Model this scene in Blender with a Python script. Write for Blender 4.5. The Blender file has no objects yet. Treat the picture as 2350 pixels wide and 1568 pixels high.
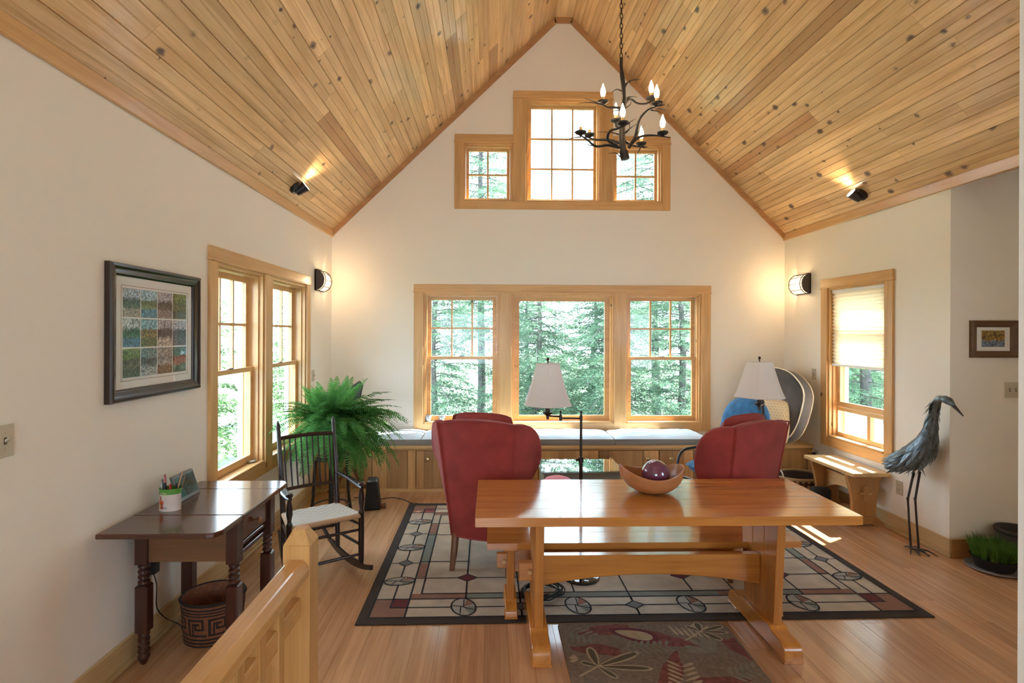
import bpy, bmesh, math, random
from mathutils import Vector, Matrix
R = math.radians
rnd = random.Random(7)
scene = bpy.context.scene
C = scene.collection

# ------------------------------------------------------------------ camera
def setup_camera():
    yaw, roll = R(1.45), R(0.2)
    fw = Vector((math.sin(yaw), math.cos(yaw), 0)); rt0 = Vector((math.cos(yaw), -math.sin(yaw), 0)); up0 = Vector((0, 0, 1))
    rt = rt0*math.cos(roll) + up0*math.sin(roll); up = -rt0*math.sin(roll) + up0*math.cos(roll)
    cd = bpy.data.cameras.new('camera'); co = bpy.data.objects.new('camera', cd); C.objects.link(co)
    cd.sensor_width = 36.0; cd.lens = 36.0*1200/2350
    cd.shift_x = (1175-1154)/2350; cd.shift_y = (766-784)/2350; cd.clip_start = 0.05; cd.clip_end = 200
    m = Matrix((rt, up, -fw)).transposed().to_4x4(); m.translation = (0, 0, 1.65)
    co.matrix_world = m
    scene.camera = co
setup_camera()
# ------------------------------------------------------------------ sky, sun, exposure
SKY = 2.9
w = bpy.data.worlds.new('sky'); scene.world = w; w.use_nodes = True
bg = w.node_tree.nodes['Background']; bg.inputs[0].default_value = (0.67, 0.84, 1.0, 1); bg.inputs[1].default_value = SKY
sd = bpy.data.lights.new('sun', 'SUN'); sd.energy = 9.0; sd.angle = R(0.6); sd.color = (1, 0.96, 0.90)
so = bpy.data.objects.new('sun', sd); C.objects.link(so)
so.rotation_euler = Vector((-.65, -.36, -1)).to_track_quat('-Z', 'Y').to_euler()
scene.view_settings.view_transform = 'Standard'; scene.view_settings.look = 'None'
scene.view_settings.exposure = 2.06; scene.view_settings.gamma = 1.0; scene.view_settings.use_curve_mapping = False
scene.cycles.max_bounces = 7; scene.cycles.diffuse_bounces = 5; scene.cycles.glossy_bounces = 3; scene.cycles.transmission_bounces = 4; scene.cycles.transparent_max_bounces = 12
scene.cycles.caustics_reflective = False; scene.cycles.caustics_refractive = False; scene.cycles.adaptive_threshold = 0.09; scene.cycles.use_light_tree = False
scene.cycles.sample_clamp_indirect = 8.0

# ------------------------------------------------------------------ materials
MATS = {}
def new_mat(name):
    m = bpy.data.materials.new(name); m.use_nodes = True; MATS[name] = m
    nt = m.node_tree; return m, nt, nt.nodes['Principled BSDF'], nt.nodes, nt.links
def ramp(nodes, stops):
    r = nodes.new('ShaderNodeValToRGB'); e = r.color_ramp.elements
    while len(e) < len(stops): e.new(0.5)
    for i, (p, c) in enumerate(stops):
        e[i].position = p; e[i].color = (*c, 1) if len(c) == 3 else c
    return r
def coords(nodes, links, scale=(1, 1, 1), rand=True):
    tc = nodes.new('ShaderNodeTexCoord'); mp = nodes.new('ShaderNodeMapping'); mp.inputs['Scale'].default_value = scale
    if rand:
        oi = nodes.new('ShaderNodeObjectInfo'); mul = nodes.new('ShaderNodeVectorMath'); mul.operation = 'SCALE'
        mul.inputs[0].default_value = (53.1, 37.7, 71.3); links.new(oi.outputs['Random'], mul.inputs['Scale'])
        add = nodes.new('ShaderNodeVectorMath'); links.new(tc.outputs['Object'], add.inputs[0]); links.new(mul.outputs[0], add.inputs[1])
        links.new(add.outputs[0], mp.inputs['Vector'])
    else:
        links.new(tc.outputs['Object'], mp.inputs['Vector'])
    return mp
def math_n(nodes, links, op, a, b=None, clamp=False):
    n = nodes.new('ShaderNodeMath'); n.operation = op; n.use_clamp = clamp
    for i, x in enumerate((a, b)):
        if x is None: continue
        if isinstance(x, (int, float)): n.inputs[i].default_value = x
        else: links.new(x, n.inputs[i])
    return n.outputs[0]
def mix_c(nodes, links, fac, a, b, mode='MIX'):
    n = nodes.new('ShaderNodeMix'); n.data_type = 'RGBA'; n.blend_type = mode
    if isinstance(fac, (int, float)): n.inputs[0].default_value = fac
    else: links.new(fac, n.inputs[0])
    for i, x in ((6, a), (7, b)):
        if isinstance(x, tuple): n.inputs[i].default_value = (*x, 1)
        else: links.new(x, n.inputs[i])
    return n.outputs[2]
def plain(name, col, rough=0.6, metal=0.0, bump=0.0, bscale=60, var=0.0, vscale=8, coat=0.0, sheen=0.0, spec=0.5):
    m, nt, b, N, L = new_mat(name)
    b.inputs['Base Color'].default_value = (*col, 1); b.inputs['Roughness'].default_value = rough
    b.inputs['Metallic'].default_value = metal; b.inputs['Coat Weight'].default_value = coat
    b.inputs['Sheen Weight'].default_value = sheen; b.inputs['Specular IOR Level'].default_value = spec
    if var or bump:
        mp = coords(N, L, (1, 1, 1), False)
    if var:
        nz = N.new('ShaderNodeTexNoise'); nz.inputs['Scale'].default_value = vscale; nz.inputs['Detail'].default_value = 4
        L.new(mp.outputs[0], nz.inputs[0])
        r = ramp(N, [(0.3, tuple(max(0, c*(1-var)) for c in col)), (0.7, tuple(min(1, c*(1+var)) for c in col))])
        L.new(nz.outputs[0], r.inputs[0]); L.new(r.outputs[0], b.inputs['Base Color'])
    if bump:
        nz2 = N.new('ShaderNodeTexNoise'); nz2.inputs['Scale'].default_value = bscale; nz2.inputs['Detail'].default_value = 3
        L.new(mp.outputs[0], nz2.inputs[0]); bp = N.new('ShaderNodeBump'); bp.inputs['Strength'].default_value = bump
        bp.inputs['Distance'].default_value = 0.004
        L.new(nz2.outputs[0], bp.inputs['Height']); L.new(bp.outputs[0], b.inputs['Normal'])
    return m
def emit(name, col, strength):
    m, nt, b, N, L = new_mat(name)
    b.inputs['Base Color'].default_value = (*col, 1); b.inputs['Emission Color'].default_value = (*col, 1)
    b.inputs['Emission Strength'].default_value = strength
    return m
def wood(name, dark, light, axis='Y', rough=0.4, coat=0.0, fine=1.0, rv=0.12, knots=0.0, brown=None, contrast=1.0):
    """wood with grain along one object axis; each piece gets its own offset and tone"""
    m, nt, b, N, L = new_mat(name)
    i = 'XYZ'.index(axis)
    s1 = [16*fine]*3; s1[i] = 1.1
    s2 = [130*fine]*3; s2[i] = 4.0
    mp = coords(N, L, tuple(s1)); mp2 = coords(N, L, tuple(s2))
    n1 = N.new('ShaderNodeTexNoise'); n1.inputs['Scale'].default_value = 1.0; n1.inputs['Detail'].default_value = 3.5; n1.inputs['Distortion'].default_value = 0.7
    n2 = N.new('ShaderNodeTexNoise'); n2.inputs['Scale'].default_value = 1.0; n2.inputs['Detail'].default_value = 2
    L.new(mp.outputs[0], n1.inputs[0]); L.new(mp2.outputs[0], n2.inputs[0])
    f = math_n(N, L, 'ADD', math_n(N, L, 'MULTIPLY', n1.outputs[0], 0.68), math_n(N, L, 'MULTIPLY', n2.outputs[0], 0.32))
    half = 0.24/contrast
    r = ramp(N, [(0.5-half, dark), (0.5+half, light)]); L.new(f, r.inputs[0])
    col = r.outputs[0]
    oi = N.new('ShaderNodeObjectInfo')
    if brown is not None:       # some boards are darker heartwood
        br = ramp(N, [(0.0, (0, 0, 0)), (0.84, (0, 0, 0)), (0.90, (0.55,)*3), (1.0, (0.85,)*3)]); L.new(oi.outputs['Random'], br.inputs[0])
        col = mix_c(N, L, br.outputs[0], col, brown)
    hs = N.new('ShaderNodeHueSaturation')
    rr = math_n(N, L, 'FRACT', math_n(N, L, 'MULTIPLY', oi.outputs['Random'], 13.37))
    L.new(math_n(N, L, 'ADD', math_n(N, L, 'MULTIPLY', rr, 2*rv), 1-rv), hs.inputs['Value'])
    L.new(col, hs.inputs['Color']); col = hs.outputs[0]
    if knots:
        tc = coords(N, L, (4.2, 4.2, 4.2) if not i == 1 else (8.0, 6.0, 0.01))
        vo = N.new('ShaderNodeTexVoronoi'); vo.inputs['Scale'].default_value = 1.0
        wob = N.new('ShaderNodeTexNoise'); wob.inputs['Scale'].default_value = 3.0; L.new(tc.outputs[0], wob.inputs[0])
        av = N.new('ShaderNodeVectorMath'); sc = N.new('ShaderNodeVectorMath'); sc.operation = 'SCALE'; sc.inputs['Scale'].default_value = 0.22
        L.new(wob.outputs[1], sc.inputs[0]); L.new(tc.outputs[0], av.inputs[0]); L.new(sc.outputs[0], av.inputs[1])
        L.new(av.outputs[0], vo.inputs[0])
        sep = N.new('ShaderNodeSeparateColor'); L.new(vo.outputs['Color'], sep.inputs[0])
        size = math_n(N, L, 'MULTIPLY', math_n(N, L, 'POWER', sep.outputs[0], 1.1), 0.30*knots)
        k = math_n(N, L, 'DIVIDE', vo.outputs['Distance'], math_n(N, L, 'ADD', size, 0.006))
        kr = ramp(N, [(0.40, (0.95,)*3), (0.52, (0.6,)*3), (0.62, (0.85,)*3), (0.72, (0.28,)*3), (1.0, (0, 0, 0))]); L.new(k, kr.inputs[0])
        col = mix_c(N, L, kr.outputs[0], col, (0.060, 0.024, 0.012))
    L.new(col, b.inputs['Base Color']); b.inputs['Roughness'].default_value = rough
    b.inputs['Coat Weight'].default_value = coat; b.inputs['Coat Roughness'].default_value = 0.12
    return m
def glass(name, tint=(1, 1, 1), refl=0.07, rough=0.0):
    m = bpy.data.materials.new(name); m.use_nodes = True; MATS[name] = m
    N, L = m.node_tree.nodes, m.node_tree.links
    N.remove(N['Principled BSDF']); out = N['Material Output']
    t = N.new('ShaderNodeBsdfTransparent'); t.inputs[0].default_value = (*tint, 1)
    g = N.new('ShaderNodeBsdfGlossy'); g.inputs['Roughness'].default_value = rough
    mx = N.new('ShaderNodeMixShader'); fr = N.new('ShaderNodeLayerWeight')
    L.new(math_n(N, L, 'ADD', math_n(N, L, 'MULTIPLY', math_n(N, L, 'POWER', fr.outputs['Facing'], 4.0), refl*9), refl, True), mx.inputs[0])
    L.new(t.outputs[0], mx.inputs[1]); L.new(g.outputs[0], mx.inputs[2]); L.new(mx.outputs[0], out.inputs[0])
    return m
def translucent(name, col, fac=0.5, tcol=None, var=0.0, vscale=3.0, rough=0.8):
    m = bpy.data.materials.new(name); m.use_nodes = True; MATS[name] = m
    N, L = m.node_tree.nodes, m.node_tree.links
    N.remove(N['Principled BSDF']); out = N['Material Output']
    d = N.new('ShaderNodeBsdfDiffuse'); t = N.new('ShaderNodeBsdfTranslucent'); mx = N.new('ShaderNodeMixShader'); mx.inputs[0].default_value = fac
    d.inputs[0].default_value = (*col, 1); t.inputs[0].default_value = (*(tcol or col), 1)
    if var:
        tc = N.new('ShaderNodeTexCoord'); nz = N.new('ShaderNodeTexNoise'); nz.inputs['Scale'].default_value = vscale; nz.inputs['Detail'].default_value = 2
        L.new(tc.outputs['Object'], nz.inputs[0])
        for sh, c in ((d, col), (t, tcol or col)):
            r = ramp(N, [(0.32, tuple(x*(1-var) for x in c)), (0.68, tuple(min(1, x*(1+var)) for x in c))])
            L.new(nz.outputs[0], r.inputs[0]); L.new(r.outputs[0], sh.inputs[0])
    L.new(d.outputs[0], mx.inputs[1]); L.new(t.outputs[0], mx.inputs[2]); L.new(mx.outputs[0], out.inputs[0])
    return m

plain('wall_paint', (0.87, 0.82, 0.73), 0.85)
plain('white_paint', (0.88, 0.88, 0.86), 0.5)
plain('dark_gap', (0.05, 0.03, 0.015), 0.9)
wood('pine_y', (0.54, 0.305, 0.115), (0.92, 0.65, 0.34), 'Y', rough=0.34, coat=0.3, rv=0.14, contrast=1.15, knots=1.0, brown=(0.36, 0.17, 0.06))
wood('trim_x', (0.53, 0.285, 0.105), (0.76, 0.475, 0.205), 'X', rough=0.38, coat=0.15, rv=0.08)
wood('trim_y', (0.53, 0.285, 0.105), (0.76, 0.475, 0.205), 'Y', rough=0.38, coat=0.15, rv=0.08)
wood('trim_z', (0.52, 0.28, 0.10), (0.76, 0.475, 0.205), 'Z', rough=0.38, coat=0.15, rv=0.08, knots=0.45)
wood('rake_trim', (0.42, 0.21, 0.08), (0.60, 0.33, 0.14), 'X', rough=0.45, rv=0.06)
wood('base_trim', (0.46, 0.30, 0.13), (0.66, 0.47, 0.24), 'Y', rough=0.4, rv=0.08)
wood('bamboo_floor', (0.41, 0.195, 0.090), (0.66, 0.375, 0.20), 'Y', rough=0.24, coat=0.25, fine=1.6, rv=0.13, contrast=1.1)
wood('cherry_x', (0.40, 0.135, 0.025), (0.66, 0.27, 0.058), 'X', rough=0.20, coat=1.0, rv=0.10)
wood('cherry_y', (0.40, 0.135, 0.025), (0.66, 0.27, 0.058), 'Y', rough=0.25, coat=0.4, rv=0.08)
wood('cherry_z', (0.40, 0.135, 0.025), (0.66, 0.27, 0.058), 'Z', rough=0.42, coat=0.08, rv=0.08)
wood('mahogany_x', (0.052, 0.014, 0.008), (0.115, 0.036, 0.017), 'X', rough=0.22, coat=0.6, rv=0.05)
wood('mahogany_z', (0.034, 0.010, 0.007), (0.070, 0.020, 0.012), 'Z', rough=0.3, coat=0.3, rv=0.05)
wood('apron_wood', (0.13, 0.055, 0.022), (0.22, 0.10, 0.042), 'X', rough=0.35, coat=0.2, rv=0.05)
wood('rocker_wood', (0.012, 0.006, 0.006), (0.028, 0.012, 0.010), 'Z', rough=0.32, coat=0.15, rv=0.05)
wood('rail_wood', (0.52, 0.27, 0.085), (0.74, 0.43, 0.165), 'Z', rough=0.25, coat=0.4, rv=0.08)
wood('rail_wood_y', (0.52, 0.27, 0.085), (0.74, 0.43, 0.165), 'Y', rough=0.22, coat=0.5, rv=0.06)
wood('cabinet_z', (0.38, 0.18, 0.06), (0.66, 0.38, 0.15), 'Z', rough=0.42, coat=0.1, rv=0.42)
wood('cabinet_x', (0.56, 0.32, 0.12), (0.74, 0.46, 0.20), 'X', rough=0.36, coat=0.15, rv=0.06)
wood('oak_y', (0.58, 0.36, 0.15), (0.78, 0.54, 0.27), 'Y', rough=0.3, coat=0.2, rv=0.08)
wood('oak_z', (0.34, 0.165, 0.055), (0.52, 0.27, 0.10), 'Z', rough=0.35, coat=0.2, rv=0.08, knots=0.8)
wood('frame_dark', (0.012, 0.006, 0.005), (0.030, 0.014, 0.010), 'Y', rough=0.25, coat=0.4, rv=0.02)
wood('frame_brown', (0.095, 0.045, 0.02), (0.17, 0.085, 0.04), 'X', rough=0.5, rv=0.02)
wood('bowl_wood', (0.36, 0.14, 0.05), (0.52, 0.22, 0.085), 'X', rough=0.35, coat=0.15, rv=0.02)
wood('chair_leg_wood', (0.13, 0.05, 0.02), (0.26, 0.11, 0.045), 'Z', rough=0.35, coat=0.2, rv=0.05)
wood('deck_wood', (0.38, 0.22, 0.13), (0.55, 0.34, 0.21), 'Y', rough=0.7, rv=0.1)
plain('burgundy', (0.30, 0.034, 0.028), 0.85, bump=0.25, bscale=220, var=0.22, vscale=7, sheen=0.12)
plain('dark_board', (0.022, 0.012, 0.009), 0.75)
plain('black_iron', (0.035, 0.030, 0.027), 0.5, metal=0.6, bump=0.5, bscale=90, var=0.3, vscale=40)
plain('lamp_bronze', (0.045, 0.032, 0.026), 0.38, metal=0.7)
plain('black_plastic', (0.012, 0.012, 0.013), 0.35)
plain('black_rubber', (0.010, 0.010, 0.010), 0.6)
plain('glossy_black', (0.010, 0.010, 0.012), 0.08, coat=0.6)
plain('brass', (0.55, 0.42, 0.22), 0.3, metal=1.0)
plain('brown_metal', (0.085, 0.065, 0.058), 0.6, metal=0.3, bump=0.5, bscale=300)
plain('plate_beige', (0.55, 0.50, 0.38), 0.4)
plain('slot_dark', (0.10, 0.08, 0.05), 0.6)
plain('cushion_top', (0.52, 0.62, 0.70), 0.9, bump=0.3, bscale=25, sheen=0.2)
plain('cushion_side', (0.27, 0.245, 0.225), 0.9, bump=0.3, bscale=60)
plain('denim_blue', (0.028, 0.155, 0.34), 0.9, bump=0.4, bscale=300, var=0.35, vscale=14, sheen=0.2)
plain('pet_bed_grey', (0.085, 0.075, 0.072), 0.9, bump=0.6, bscale=14, var=0.3, vscale=5, sheen=0.2)
plain('piping_cream', (0.78, 0.70, 0.55), 0.8)
plain('pink_fabric', (0.62, 0.20, 0.24), 0.8, bump=0.2, bscale=150)
plain('grey_green', (0.23, 0.24, 0.19), 0.5)
plain('rush_seat', (0.66, 0.60, 0.52), 0.8)
plain('rush_seat_b', (0.52, 0.46, 0.39), 0.8)
plain('rush_edge', (0.50, 0.33, 0.19), 0.8)
plain('paper_white', (0.80, 0.79, 0.76), 0.7)
plain('screen_dark', (0.02, 0.07, 0.08), 0.08, var=0.9, vscale=18)
plain('grey_plastic', (0.16, 0.19, 0.21), 0.35)
plain('tin_white', (0.72, 0.62, 0.56), 0.35)
plain('tin_green', (0.10, 0.30, 0.04), 0.35)
plain('tin_orange', (0.62, 0.12, 0.02), 0.4)
plain('tin_red', (0.38, 0.03, 0.02), 0.4)
plain('tin_yellow', (0.60, 0.45, 0.12), 0.4)
plain('tin_mark', (0.20, 0.20, 0.24), 0.4)
plain('pen_red', (0.36, 0.02, 0.02), 0.35)
plain('pen_blue', (0.02, 0.05, 0.22), 0.35)
plain('pen_wood', (0.62, 0.36, 0.16), 0.5)
plain('pen_steel', (0.32, 0.34, 0.36), 0.3, metal=0.7)
plain('basket_brown', (0.21, 0.072, 0.032), 0.8, bump=0.6, bscale=180, var=0.25, vscale=60)
plain('basket_black', (0.018, 0.010, 0.008), 0.8, bump=0.6, bscale=180)
plain('wicker_dark', (0.060, 0.030, 0.024), 0.7)
plain('wicker_tan', (0.46, 0.30, 0.15), 0.7)
plain('pot_dark', (0.055, 0.050, 0.048), 0.75, bump=0.2, bscale=120)
plain('pot_black', (0.012, 0.012, 0.014), 0.55)
plain('saucer_grey', (0.30, 0.29, 0.32), 0.4)
plain('soil', (0.09, 0.045, 0.02), 0.95, bump=1.0, bscale=60)
plain('heron_steel', (0.15, 0.19, 0.215), 0.40, metal=0.7, var=0.55, vscale=22)
plain('heron_leg', (0.050, 0.040, 0.036), 0.5, metal=0.6)
plain('ceramic_grey', (0.40, 0.43, 0.45), 0.25, var=0.6, vscale=45)
plain('rug_border', (0.040, 0.026, 0.020), 0.95, bump=0.5, bscale=260)
plain('rug_line', (0.012, 0.014, 0.020), 0.95)
plain('rug_beige', (0.47, 0.39, 0.30), 0.95, bump=0.5, bscale=260, var=0.16, vscale=6)
plain('rug_sage', (0.19, 0.20, 0.17), 0.95, bump=0.5, bscale=260, var=0.12, vscale=8)
plain('rug_rust', (0.25, 0.125, 0.085), 0.95, bump=0.5, bscale=260, var=0.12, vscale=8)
plain('rug_wine', (0.115, 0.018, 0.022), 0.95, bump=0.5, bscale=260)
plain('rug_motif', (0.36, 0.33, 0.29), 0.95, bump=0.5, bscale=260, var=0.12, vscale=10)
plain('rug_grey', (0.155, 0.15, 0.145), 0.95, bump=0.5, bscale=260, var=0.15, vscale=10)
plain('hook_brown', (0.20, 0.140, 0.098), 0.95, bump=0.7, bscale=200, var=0.22, vscale=60)
plain('hook_tan', (0.42, 0.31, 0.19), 0.95, bump=0.6, bscale=220, var=0.12, vscale=30)
plain('hook_olive', (0.095, 0.075, 0.045), 0.95, bump=0.6, bscale=220)
plain('hook_red', (0.20, 0.060, 0.050), 0.95, bump=0.6, bscale=220, var=0.35, vscale=40)
plain('hook_wine', (0.13, 0.025, 0.035), 0.95, bump=0.6, bscale=220)
plain('hook_grey', (0.22, 0.19, 0.135), 0.95, bump=0.6, bscale=220, var=0.12, vscale=30)
plain('cream_print', (0.72, 0.60, 0.40), 0.85, bump=0.2, bscale=200)
plain('print_dot', (0.38, 0.26, 0.14), 0.85)
plain('bark', (0.10, 0.095, 0.092), 0.95, bump=1.0, bscale=14, var=0.4, vscale=9)
plain('ground_litter', (0.10, 0.15, 0.08), 0.95, var=0.5, vscale=1.2)
plain('deck_chair_fabric', (0.20, 0.21, 0.19), 0.8)
plain('deck_chair_frame', (0.12, 0.15, 0.17), 0.4, metal=0.5)
plain('deck_rail', (0.05, 0.055, 0.06), 0.6)
plain('vinyl_white', (0.85, 0.88, 0.92), 0.4)
emit('bulb_glow', (1.0, 0.74, 0.44), 14.0)
plain('candle_sleeve', (0.80, 0.52, 0.22), 0.6)
emit('sconce_glass', (1.0, 0.72, 0.40), 0.55)
emit('spot_lens', (1.0, 0.88, 0.70), 5.0)
glass('window_glass', (0.99, 1.0, 0.995), 0.018)
glass('picture_glass', (1, 1, 1), 0.02)
glass('table_glass', (0.80, 0.93, 0.92), 0.20)
translucent('hemlock_green', (0.115, 0.19, 0.13), 0.45, (0.17, 0.28, 0.17), 0.6, 1.6)
translucent('maple_green', (0.09, 0.15, 0.065), 0.5, (0.13, 0.22, 0.09), 0.4, 2.0)
translucent('fern_green', (0.080, 0.23, 0.065), 0.35, (0.13, 0.34, 0.07), 0.45, 6.0)
translucent('fern_yellow', (0.34, 0.30, 0.05), 0.35, (0.40, 0.36, 0.06), 0.25, 8.0)
translucent('grass_green', (0.11, 0.21, 0.045), 0.35, (0.15, 0.30, 0.05), 0.3, 20.0)
translucent('shade_linen', (0.90, 0.87, 0.85), 0.45, (0.92, 0.87, 0.82))
translucent('blind_cell', (0.86, 0.82, 0.72), 0.5, (0.90, 0.82, 0.66))

def ball_glass():
    m, nt, b, N, L = new_mat('purple_glass')
    b.inputs['Base Color'].default_value = (0.22, 0.06, 0.13, 1); b.inputs['Roughness'].default_value = 0.03
    b.inputs['Coat Weight'].default_value = 1.0; b.inputs['Transmission Weight'].default_value = 0.35; b.inputs['IOR'].default_value = 1.45
ball_glass()
def landscape(name, sky, mid, low, seed, sc=22.0, split=(0.35, 0.6)):
    """a printed landscape: three horizontal zones broken up by noise"""
    m, nt, b, N, L = new_mat(name)
    tc = N.new('ShaderNodeTexCoord'); mp = N.new('ShaderNodeMapping'); mp.inputs['Location'].default_value = (seed*1.7, seed*2.3, seed*0.9)
    L.new(tc.outputs['Generated'], mp.inputs[0])
    nz = N.new('ShaderNodeTexNoise'); nz.inputs['Scale'].default_value = 5.0; nz.inputs['Detail'].default_value = 8; nz.inputs['Roughness'].default_value = 0.7
    L.new(mp.outputs[0], nz.inputs[0])
    sx = N.new('ShaderNodeSeparateXYZ'); L.new(tc.outputs['Generated'], sx.inputs[0])
    h = math_n(N, L, 'ADD', sx.outputs[2], math_n(N, L, 'MULTIPLY', math_n(N, L, 'SUBTRACT', nz.outputs[0], 0.5), 0.55))
    r = ramp(N, [(split[0]-0.06, low), (split[0]+0.02, mid), (split[1], tuple(x*0.6 for x in mid)), (split[1]+0.08, sky)]); L.new(h, r.inputs[0])
    n2 = N.new('ShaderNodeTexNoise'); n2.inputs['Scale'].default_value = sc*.9; n2.inputs['Detail'].default_value = 4; L.new(mp.outputs[0], n2.inputs[0])
    r2 = ramp(N, [(0.36, (0.12,)*3), (0.66, (1.5,)*3)]); L.new(n2.outputs[0], r2.inputs[0])
    L.new(mix_c(N, L, 0.85, r.outputs[0], r2.outputs[0], 'MULTIPLY'), b.inputs['Base Color'])
    b.inputs['Roughness'].default_value = 0.5
    return m

# ------------------------------------------------------------------ mesh helpers
class MB:
    def __init__(s): s.v = []; s.f = []; s.mi = []; s.cur = 0
    def add(s, vs, fs):
        o = len(s.v); s.v += [tuple(p) for p in vs]; s.f += [tuple(i+o for i in f) for f in fs]; s.mi += [s.cur]*len(fs); return s
    def box(s, x0, x1, y0, y1, z0, z1):
        x0, x1 = min(x0, x1), max(x0, x1); y0, y1 = min(y0, y1), max(y0, y1); z0, z1 = min(z0, z1), max(z0, z1)
        return s.add([(x0,y0,z0),(x1,y0,z0),(x1,y1,z0),(x0,y1,z0),(x0,y0,z1),(x1,y0,z1),(x1,y1,z1),(x0,y1,z1)],
                     [(0,3,2,1),(4,5,6,7),(0,1,5,4),(1,2,6,5),(2,3,7,6),(3,0,4,7)])
    def prism(s, poly, axis, a, b):
        """poly: counter-clockwise 2D outline; extruded from a to b along axis ('x': (y,z), 'y': (x,z), 'z': (x,y))"""
        n = len(poly)
        def P(p, t): return (t, p[0], p[1]) if axis == 'x' else (p[0], t, p[1]) if axis == 'y' else (p[0], p[1], t)
        vs = [P(p, a) for p in poly] + [P(p, b) for p in poly]
        fs = [tuple(range(n))[::-1], tuple(range(n, 2*n))] + [(i, (i+1) % n, n+(i+1) % n, n+i) for i in range(n)]
        if axis == 'y': fs = [f[::-1] for f in fs]
        if b < a: fs = [f[::-1] for f in fs]
        return s.add(vs, fs)
    def tube(s, pts, rads, n=8, cap=True, flat=1.0):
        pts = [Vector(p) for p in pts]
        if isinstance(rads, (int, float)): rads = [rads]*len(pts)
        t0 = (pts[1]-pts[0]).normalized()
        u = t0.orthogonal().normalized(); rings = []
        for i, p in enumerate(pts):
            t = ((pts[min(i+1, len(pts)-1)]-pts[i]).normalized() + (pts[i]-pts[max(i-1, 0)]).normalized())
            t = t.normalized() if t.length > 1e-9 else t0
            u = (u - t*u.dot(t)); u = u.normalized() if u.length > 1e-9 else t.orthogonal().normalized()
            v = t.cross(u)
            rings.append([p + (u*math.cos(2*math.pi*k/n) + v*flat*math.sin(2*math.pi*k/n))*rads[i] for k in range(n)])
        return s.loft(rings, True, cap)
    def loft(s, rings, closed=True, cap=True):
        n = len(rings[0]); vs = [q for r in rings for q in r]; fs = []
        m = n if closed else n-1
        for i in range(len(rings)-1):
            for k in range(m):
                a = i*n+k; b = i*n+(k+1) % n
                fs.append((a, b, b+n, a+n))
        if cap and closed:
            fs.append(tuple(range(n))[::-1]); fs.append(tuple(range((len(rings)-1)*n, len(rings)*n)))
        return s.add(vs, fs)
    def lathe(s, prof, n=24, c=(0, 0, 0), sx=1.0, sy=1.0, cap=True):
        return s.loft([[(c[0]+r*sx*math.cos(2*math.pi*k/n), c[1]+r*sy*math.sin(2*math.pi*k/n), c[2]+z) for k in range(n)] for r, z in prof], True, cap)
    def xf(s, M, start=0):
        for i in range(start, len(s.v)): s.v[i] = tuple(M @ Vector(s.v[i]))
        return s
    def build(s, name, mat, parent=None, smooth=False, bevel=0.0, seg=1, loc=None, rz=0.0, kind=None, angle=38):
        me = bpy.data.meshes.new(name); me.from_pydata(s.v, [], s.f); me.validate()
        mats = mat if isinstance(mat, (list, tuple)) else [mat]
        for x in mats: me.materials.append(MATS[x])
        if len(mats) > 1 and len(me.polygons) == len(s.mi): me.polygons.foreach_set('material_index', s.mi)
        if bevel:
            bm = bmesh.new(); bm.from_mesh(me)
            es = [e for e in bm.edges if len(e.link_faces) == 2 and e.calc_face_angle(0) > R(30)]
            bmesh.ops.bevel(bm, geom=es, offset=bevel, segments=seg, profile=0.5, affect='EDGES', clamp_overlap=True)
            bm.to_mesh(me); bm.free()
        if smooth:
            me.polygons.foreach_set('use_smooth', [True]*len(me.polygons)); me.set_sharp_from_angle(angle=R(angle))
        me.update()
        o = bpy.data.objects.new(name, me); C.objects.link(o)
        if loc is not None: o.location = loc
        o.rotation_euler.z = rz
        if parent is not None: o.parent = parent
        if kind: o['kind'] = kind
        return o
def tag(o, label, cat=None, group=None, kind=None):
    o['label'] = label
    if cat: o['category'] = cat
    if group: o['group'] = group
    if kind: o['kind'] = kind
    return o
def thing(name, label, cat, loc=(0, 0, 0), rz=0.0, group=None, kind=None):
    o = bpy.data.objects.new(name, None); C.objects.link(o); o.empty_display_size = 0.05
    o.location = loc; o.rotation_euler.z = rz
    return tag(o, label, cat, group, kind)
def inst(name, me, parent=None, loc=(0, 0, 0), rot=(0, 0, 0), sc=(1, 1, 1)):
    o = bpy.data.objects.new(name, me); C.objects.link(o); o.location = loc; o.rotation_euler = rot; o.scale = sc
    if parent is not None: o.parent = parent
    return o
def copy_tree(o, parent=None):
    c = o.copy(); C.objects.link(c); c.parent = parent
    for ch in list(o.children): copy_tree(ch, c)
    return c
def light(kind, name, parent, loc, energy, col, size=0.05, **kw):
    d = bpy.data.lights.new(name, kind); d.energy = energy; d.color = col
    if kind == 'POINT': d.shadow_soft_size = size
    if kind == 'SPOT': d.shadow_soft_size = size; d.spot_size = kw['angle']; d.spot_blend = kw.get('blend', 0.5)
    o = bpy.data.objects.new(name, d); C.objects.link(o); o.location = loc
    if 'aim' in kw: o.rotation_euler = Vector(kw['aim']).to_track_quat('-Z', 'Y').to_euler()
    if parent is not None: o.parent = parent
    return o
def arc(c, r, a0, a1, n): return [(c[0]+r*math.cos(a0+(a1-a0)*i/n), c[1]+r*math.sin(a0+(a1-a0)*i/n)) for i in range(n+1)]
def smooth_path(pts, k=4):
    """Catmull-Rom through the points"""
    P = [Vector(p) for p in pts]; P = [P[0]*2-P[1]] + P + [P[-1]*2-P[-2]]; out = []
    for i in range(1, len(P)-2):
        for j in range(k):
            t = j/k; a, b, c, d = P[i-1], P[i], P[i+1], P[i+2]
            out.append(0.5*((2*b) + (c-a)*t + (2*a-5*b+4*c-d)*t*t + (3*b-a-3*c+d)*t**3))
    out.append(P[-2]); return out
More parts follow.
